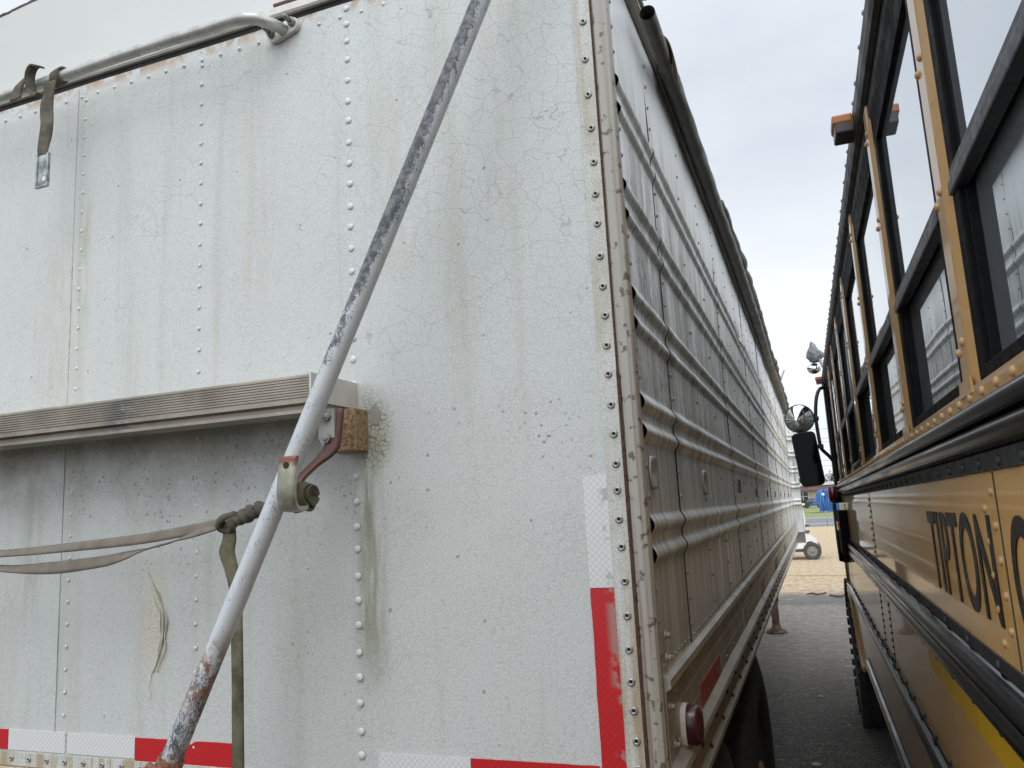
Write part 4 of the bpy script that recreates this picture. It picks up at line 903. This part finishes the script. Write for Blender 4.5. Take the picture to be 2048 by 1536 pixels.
# stop arm folded on the side, seen edge-on, with red lamps above and below
bm = NB(); a8 = [(5.66+.215*math.cos(math.pi/8+i*math.pi/4), 1.372+.215*math.sin(math.pi/8+i*math.pi/4)) for i in range(8)]
prism(bm, a8, lambda u, v, t: (t, u, v), XB-.055, XB-.040); box(bm, XB-.048, XB-.001, 5.05, 5.62, 1.245, 1.50, bev=.006); sa = mk('stop_arm', bm, BLK, BUS)
RL = M('dark red lamp lens', rough=.15, base=(.13, .006, .014), coat=.7).m
for zc, xo, rr in ((1.600, .085, .056), (1.212, .058, .052)):
    bm = NB(); lathe(bm, [(rr, 0), (rr, .05), (rr*.8, .062)], (XB-xo+.05, 5.64, zc), (1, 0, 0), 24); q = mk('lamp_housing', bm, BLACK, BUS); q.parent = sa
    bm = NB(); lathe(bm, [(rr*.98, 0), (rr*.97, .022), (rr*.85, .036), (rr*.5, .043), (.002, .045)], (XB-xo+.051, 5.64, zc), (-1, 0, 0), 24); q = mk('lamp_lens', bm, RL, BUS); q.parent = sa
bm = NB(); box(bm, XB-.058, XB-.047, 5.07, 5.26, 1.385, 1.435, bev=.003); q = mk('side_marker_lamp', bm, M('orange lens', rough=.2, base=(.42, .09, .02), coat=.6).m, BUS)
bm = NB(); box(bm, XB-.03, XB+.01, 5.86, 5.93, 1.55, 1.60, bev=.006); dome(bm, (XB-.03, 5.9, 1.565), (-1, 0, 0), .02, .012, 12); mk('rail_end_bracket', bm, plain('pale bracket', (.55, .52, .44), .5), BUS)
# mirrors on a tubular arm
MIR = M('mirror glass', rough=.02, metal=1., base=(.72, .75, .75)).m; MIRD = M('mirror glass painted dark reflection', rough=.03, metal=1., base=(.006, .007, .007)).m  # flat mirror: near-black base stands in for a dark reflection
bm = NB(); P = smooth_path([(XB+.0, 6.3, 2.40), (.176, 6.15, 2.376), (.143, 6.02, 2.296), (.124, 6.0, 2.166), (.126, 6.0, 2.046), (.133, 6.0, 1.946), (.148, 6.03, 1.916), (.183, 6.1, 1.881), (XB+.01, 6.25, 1.83)], 6); tube(bm, P, .0125, 12)
box(bm, .103, .143, 5.985, 6.02, 2.131, 2.161, bev=.004); box(bm, .113, .153, 5.985, 6.02, 1.931, 1.961, bev=.004); cyl(bm, (.108, 6.0, 2.146), (.07, 5.98, 2.149), .008, 8); cyl(bm, (.118, 6.0, 1.946), (.08, 5.97, 1.946), .008, 8)
arm = mk('mirror_arm', bm, BLACK, BUS)
def frame_to(n):            # basis facing direction n
    return Vector(n).to_track_quat('Z', 'Y')
bm = NB(); c_ = Vector((.012, 5.97, 2.151)); n_ = Vector((.07, -1, -.03)); lathe(bm, [(.02, -.035), (.095, -.016), (.103, -.002), (.103, .005), (.099, .007)], c_, n_, 40); r0 = mk('round_mirror', bm, BLACK, BUS); r0.parent = arm
bm = NB(); lathe(bm, [(.0995, .004), (.092, .009), (.075, .0145), (.05, .019), (.025, .0215), (.002, .0225)], c_, n_, 40); q = mk('convex_glass', bm, MIR, BUS); q.parent = r0
def rrect(w_, h_, r_, n=6):
    o = []
    for cx, cy, a0 in ((w_-r_, h_-r_, 0), (-w_+r_, h_-r_, 1), (-w_+r_, -h_+r_, 2), (w_-r_, -h_+r_, 3)):
        for i in range(n+1): a = (a0+i/n)*math.pi/2; o.append((cx+r_*math.cos(a), cy+r_*math.sin(a)))
    return o
c_ = Vector((.041, 5.97, 1.861)); tl = R(5.5)
def fm(u, v, t): return c_+Vector((u*math.cos(tl)-v*math.sin(tl), t, u*math.sin(tl)+v*math.cos(tl)))
bm = NB(); prism(bm, rrect(.082, .192, .035), fm, -.006, .028); r1 = mk('flat_mirror', bm, BLACK, BUS); r1.parent = arm
bm = NB(); prism(bm, rrect(.075, .185, .030), fm, -.0085, -.0062); q = mk('flat_glass', bm, MIRD, BUS); q.parent = r1
# cross-over mirror with its arm
bm = NB(); bmesh.ops.create_uvsphere(bm, u_segments=26, v_segments=16, radius=.052); [setattr(f, 'smooth', True) for f in bm.faces]
for v in bm.verts: v.co = Vector((v.co.x, v.co.y*.55, v.co.z*.85))+Vector((.163, 6.55, 2.596))
cm = mk('crossover_mirror', bm, MIR, BUS)
bm = NB(); tube(bm, smooth_path([(.163, 6.57, 2.62), (.168, 6.6, 2.68), (.20, 6.5, 2.67), (.24, 6.4, 2.54)], 4), .012, 10); q = mk('mirror_bracket', bm, STEEL, BUS); q.parent = cm
# grey cloth bundled round the bracket: hangs on the bus, a thing of its own
bm = NB(); bmesh.ops.create_uvsphere(bm, u_segments=40, v_segments=28, radius=1)
for v in bm.verts:
    p = v.co.copy(); f = 1+.22*noise.noise(p*2.2)+.10*abs(noise.noise(p*5.+Vector((3, 0, 0)))); top_ = max(0, p.z)
    v.co = Vector((.181+.062*p.x*f*(1-.45*top_)-.016*top_, 6.52+.05*p.y*f, 2.697+.062*p.z*f+.040*top_**3))
for f in bm.faces: f.smooth = True
o = mk('cloth_cover', bm, plain('grey cloth', (.20, .21, .22), .9, 0, 9., .5, (.1, .105, .11), .006, bsc=30.)); o.matrix_world = Matrix.Rotation(R(.556), 4, 'Z') @ Matrix.Rotation(R(-.443), 4, 'X'); tag(o, 'crumpled grey cloth bundled over the roof mirror bracket of the bus', 'cloth')

# ------------------------------------------------------------------ golf cart
GC = thing('golf_cart', 'white golf cart parked on the straw lot with its nose showing past the trailer', 'golf cart', (-1.0, 21.6, 0))
WC = plain('white cart body', (.72, .72, .68), .3, 0, 6., .15, coat=.3, bumpd=0)
def prof_body(bm, pts, y0, y1, bev=.03):
    prism(bm, pts, lambda u, v, t: (u, t, v), y0, y1)
bm = NB(); prof_body(bm, [(-2.35, .30), (-2.35, .78), (-1.72, .80), (-1.62, .42), (-.98, .40), (-.80, .66), (-.46, .72), (-.33, .66), (-.19, .58), (-.08, .46), (-.055, .33), (-.10, .30), (-.10, .34), (-.14, .42), (-.22, .46), (-.31, .43), (-.37, .34), (-.39, .27), (-1.7, .26), (-1.75, .3)], 21.45, 22.45); mk('body', bm, WC, GC)
bm = NB(); box(bm, -1.66, -.385, 21.435, 21.475, .20, .275); box(bm, -.075, -.02, 21.5, 22.4, .26, .36, bev=.01); box(bm, -.50, -.22, 21.62, 22.28, .66, .695, bev=.01); mk('bumper_and_sill', bm, plain('dark grey plastic', (.05, .055, .065), .6), GC)
for wx, wy in ((-.205, 21.47), (-1.95, 21.47), (-.205, 22.42), (-1.95, 22.42)):
    bm = NB(); tyre_mesh(bm, (wx, wy, .215), (0, -1, 0), .215, .17); wq = mk('wheel', bm, plain('cart tyre', (.06, .055, .05), .8), GC)
    bm = NB(); lathe(bm, [(.128, .075), (.12, .082), (.105, .06), (.05, .07), (.045, .09), (.02, .092)], (wx, wy, .215), (0, -1, 0), 24); q = mk('wheel_disc', bm, plain('grey hub', (.22, .21, .19), .5, .3), GC); q.parent = wq
bm = NB(); box(bm, -1.9, -1.25, 21.5, 22.4, .66, .80, bev=.03); box(bm, -1.95, -1.82, 21.5, 22.4, .8, 1.15, bev=.03); mk('seat', bm, plain('cream seat', (.45, .42, .33), .6), GC)
bm = NB()
for y in (21.5, 22.4): tube(bm, smooth_path([(-.42, y, .72), (-.34, y, .80), (-.315, y, 1.0), (-.36, y, 1.36)], 4), .014, 8); tube(bm, [(-1.95, y, .8), (-1.95, y, 1.36)], .014, 8)
mk('roof_posts', bm, WC, GC)['label'] = 'slim white posts carrying the cart roof'
bm = NB(); box(bm, -2.1, -.272, 21.42, 22.5, 1.345, 1.392, bev=.015); mk('roof', bm, WC, GC)
bm = NB(); lathe(bm, [(.15, 0), (.165, .012), (.15, .02)], (-.62, 21.75, .88), (.7, 0, .7), 24); cyl(bm, (-.62, 21.75, .88), (-.45, 21.75, .68), .015, 8); mk('steering_wheel', bm, BLACK, GC)
bm = NB(); bmesh.ops.create_uvsphere(bm, u_segments=16, v_segments=10, radius=1)
for v in bm.verts: v.co = Vector((-.30+.10*v.co.x, 21.9+.3*v.co.y, .835+.025*v.co.z))
mk('dash_bag', bm, BLACK, GC)

# ------------------------------------------------------------------ far side of the road
HB = thing('long_building', 'long low tan building with a maroon roof fascia and white framed windows, beyond the road', 'building', (2, 125, 0))
bm = NB(); box(bm, -26, 34, 125, 137, .0, 2.6); mk('wall', bm, plain('tan render', (.50, .43, .33), .8, 0, .8, .2, bumpd=0), HB)
bm = NB(); box(bm, -27, 35, 124, 138, 2.48, 3.15)
for i in range(310): box(bm, -27+i*.2, -27+i*.2+.05, 123.95, 124.0, 2.50, 3.13)
mk('fascia', bm, plain('maroon ribbed fascia', (.23, .13, .13), .6, 0, .7, .3, bumpd=0), HB)
bm = NB(); prism(bm, [(123.8, 3.15), (131, 3.72), (138.2, 3.15)], lambda u, v, t: (t, u, v), -27.2, 35.2); mk('roof', bm, plain('grey roof', (.40, .39, .38), .8, 0, .5, .3, bumpd=0), HB)
for i in range(11):
    wx = -22.6+i*5.05
    bm = NB(); box(bm, wx, wx+1.5, 124.94, 125.0, 1.05, 2.3); wq = mk('window', bm, plain('dark window glass', (.03, .035, .04), .1, bumpd=0), HB)
    bm = NB()
    for a0, a1, b0, b1 in ((wx-.06, wx+1.56, 2.28, 2.36), (wx-.06, wx+1.56, 1.0, 1.08), (wx-.06, wx+.02, 1, 2.3), (wx+1.48, wx+1.56, 1, 2.3), (wx+.71, wx+.79, 1.05, 2.3), (wx, wx+1.5, 1.62, 1.69)): box(bm, a0, a1, 124.88, 124.939, b0, b1)
    q = mk('window_frame', bm, plain('white frame', (.7, .7, .68), .5, bumpd=0), HB); q.parent = wq
# leaf mass builder
def leaves(bm, c, rad, n, size, seed=0, lump=.35):
    rnd = random.Random(seed); c = Vector(c); cl = [Vector((rnd.gauss(0, .5), rnd.gauss(0, .5), rnd.gauss(0, .45))) for _ in range(16)]
    for i in range(n):
        b_ = rnd.choice(cl); p = b_+Vector((rnd.gauss(0, lump), rnd.gauss(0, lump), rnd.gauss(0, lump*.8)))
        if p.length > 1.25: continue
        p = Vector((p.x*rad[0], p.y*rad[1], p.z*rad[2]))+c; s_ = size*rnd.uniform(.6, 1.4)
        u = Vector((rnd.uniform(-1, 1), rnd.uniform(-1, 1), rnd.uniform(-.6, .6))).normalized(); v = u.cross(Vector((rnd.uniform(-1, 1), rnd.uniform(-1, 1), rnd.uniform(-1, 1)))).normalized()
        f = bm.faces.new([bm.verts.new(p+u*s_), bm.verts.new(p+v*s_*.6), bm.verts.new(p-u*s_), bm.verts.new(p-v*s_*.6)]); f.material_index = rnd.randint(0, 1)
LF = [plain('leaf green', (.075, .115, .03), .7, 0, .6, .3, bumpd=0), plain('leaf dark green', (.035, .065, .02), .7, 0, .6, .3, bumpd=0)]
BARK = plain('bark', (.09, .07, .05), .9, bumpd=0)
for i, (x, y, h_, rr, lab) in enumerate(((3.9, 150, 6.1, 2.0, 'rounded green tree behind the long building, just left of the bus mirror bracket'), (-2.9, 158, 6.4, 2.6, 'darker broad tree rising behind the far mirror at the trailer front'), (-8.5, 160, 6.2, 3.0, 'tree hidden mostly behind the trailer front'), (9.5, 156, 6.0, 2.6, 'tree hidden mostly behind the bus front'))):
    t_ = thing('tree', lab, 'tree', (x, y, 0), group='trees behind the long building')
    bm = NB(); tube(bm, [(x, y, 0), (x+.1, y, h_*.35), (x, y, h_*.75)], lambda t: .16*(1-t*.7), 8)
    for k_ in range(5): a = k_*1.3; tube(bm, [(x+.05, y, h_*(.35+.05*k_)), (x+math.cos(a)*rr*.6, y+math.sin(a)*rr*.6, h_*(.6+.04*k_))], lambda t: .06*(1-t*.7), 6)
    mk('trunk', bm, BARK, t_); bm = NB(); leaves(bm, (x, y, h_*.66), (rr, rr, h_*.36), 3600, .16, seed=i+3); mk('crown', bm, LF, t_)
for i, (x, lab) in enumerate(((-2.3, 'low round bush against the tan wall beside the trailer front'), (-1.35, 'smaller bush next to the dark parked car'), (-3.6, 'bush further left along the tan wall'))):
    t_ = thing('bush', lab, 'bush', (x, 123, 0), group='bushes along the building wall'); bm = NB(); leaves(bm, (x, 123, .62), (.62, .5, .55), 1100, .09, seed=20+i, lump=.4); mk('foliage', bm, LF, t_)
    bm = NB(); tube(bm, [(x, 123, 0), (x, 123, .5)], .03, 6); mk('stem', bm, BARK, t_)
# dark parked car
CR = thing('parked_car', 'small dark car parked in front of the tan building', 'car', (-.55, 118, 0))
bm = NB(); prism(bm, [(-1.7, .35), (-1.68, .75), (-1.3, .82), (-1.05, 1.28), (-.2, 1.34), (.35, .88), (.85, .78), (.9, .4), (.8, .32)], lambda u, v, t: (u, t, v), 117.2, 118.8); mk('body', bm, plain('dark car paint', (.035, .035, .045), .3, bumpd=0), CR)
bm = NB(); prism(bm, [(-1.22, .86), (-1.0, 1.22), (-.25, 1.27), (.18, .90)], lambda u, v, t: (u, t, v), 117.15, 117.199); mk('side_glass', bm, plain('car glass', (.12, .14, .17), .1, bumpd=0), CR)
for wx in (-1.2, .45):
    bm = NB(); tyre_mesh(bm, (wx, 117.3, .32), (0, -1, 0), .32, .2); mk('wheel', bm, TYRE, CR)
# blue tarpaulin stall
BT = thing('blue_stall', 'bright blue tarpaulin covered stall standing on the grass beyond the road', 'tarpaulin stall', (1.0, 82, 0))
BL = plain('blue tarpaulin', (.045, .13, .36), .5, 0, 1.5, .5, (.02, .06, .2), .02, bsc=4.)
bm = NB(); gx = []
prof_ = [(-.55, .78), (-.25, .95), (.05, 1.45), (.22, 2.10), (.5, 2.2), (1.0, 2.22), (1.6, 2.2), (2.3, 2.15), (2.9, 2.0)]
def topz(x):
    for (a, za), (b, zb2) in zip(prof_, prof_[1:]):
        if a <= x <= b: return za+(zb2-za)*(x-a)/(b-a)
    return 2.
def botz(x): return .80 if x < .30 else (.08 if x < 2.7 else .3)
for i in range(70):
    x = -.55+3.4*i/69; zt2, zb3 = topz(x), botz(x)
    gx.append([bm.verts.new((x+.05*math.sin(j*.9+i*.3), 82+.10*math.sin(x*11)+.10*noise.noise((x*3, j*.4, 0))-.25*(1-j/9), zb3+(zt2-zb3)*j/9)) for j in range(10)]+[bm.verts.new((x, 84.2, zt2)), bm.verts.new((x, 84.4, zb3))])
for a, b in zip(gx, gx[1:]):
    for j in range(11): bm.faces.new((a[j], b[j], b[j+1], a[j+1])).smooth = True
mk('tarp_cover', bm, BL, BT)
bm = NB()
for x, x2 in ((.55, .35), (.62, .82), (1.25, 1.1), (1.32, 1.55)): tube(bm, [(x, 81.7, 2.1), (x2, 81.55, .08)], .045, 8)
box(bm, .3, 1.7, 81.5, 81.6, .06, .16); mk('stall_frame', bm, plain('lighter blue poles', (.07, .20, .45), .5, bumpd=0), BT)
bm = NB(); dome(bm, (.73, 81.66, 1.72), (0, -1, 0), .15, .05, 14); mk('pale_disc', bm, plain('pale disc', (.6, .72, .8), .5, bumpd=0), BT)
# roadside poles and overhead wires
pp = thing('sign_post', 'thin grey post at the near edge of the road', 'post', (.44, 44.3, 0)); bm = NB(); cyl(bm, (.44, 44.3, 0), (.44, 44.3, .78), .018, 8); box(bm, .38, .50, 44.27, 44.33, .70, .80); mk('shaft', bm, STEEL, pp)
bm = NB()
for zz, dz in ((6.4, .5), (7.3, .4), (10.4, -.8), (11.0, -.9), (12.6, -1.2)):
    P = [(-70+i*5, 140, zz+dz*(i-14)*.12+.0016*(i-14)**2) for i in range(29)]; tube(bm, P, .022, 5)
up_ = thing('overhead_wires', 'faint overhead wires crossing the sky above the long building, strung between utility poles', 'power lines', (-70, 140, 0)); mk('wires', bm, BLACK, up_)
for x in (-70, 70):
    bm = NB(); cyl(bm, (x, 140, 0), (x, 140, 13.5), .15, 10, r2=.1); box(bm, x-.06, x+.06, 138.8, 141.2, 12.4, 12.55); mk('utility_pole', bm, BARK, up_)
# clutter on the asphalt
for i, (x, y) in enumerate(((-.28, 13.9), (.05, 13.6))):
    bm = NB(); tube(bm, smooth_path([(x+.07*q, y+.10*math.sin(q*2+i), .012+.01*abs(math.sin(q*3))) for q in range(5)], 4), .012, 6); tag(mk('tree_twig', bm, BARK), ('dark twig lying on the asphalt nearer the trailer', 'dark twig lying on the asphalt nearer the bus')[i], 'twig', 'twigs on the asphalt')
STL = ['largest pale stone, beside a smaller one midway along the asphalt gap', 'smaller pale stone just ahead of the largest stone', 'pale stone lying nearest the trailer tyre', 'small stone in the middle of the asphalt nearest the camera', 'tiny stone just beyond the pair of pale stones', 'small stone near the foot of the landing leg', 'farthest small stone, close to the bus side']
for i, (x, y, r_) in enumerate(((-.12, 6.9, .018), (-.08, 6.95, .012), (-.16, 5.2, .02), (.05, 6.1, .010), (-.05, 7.2, .009), (-.2, 7.9, .012), (.12, 8.5, .014))):
    bm = NB(); bmesh.ops.create_icosphere(bm, subdivisions=2, radius=r_)
    for v in bm.verts: v.co = Vector((v.co.x*1.3, v.co.y, v.co.z*.6))*(1+.3*noise.noise(v.co*60+Vector((i, 0, 0))))+Vector((x, y, r_*.4))
    tag(mk('loose_stone', bm, plain('pale stone', (.40, .39, .36), .8)), STL[i], 'stone', 'loose stones on the asphalt')
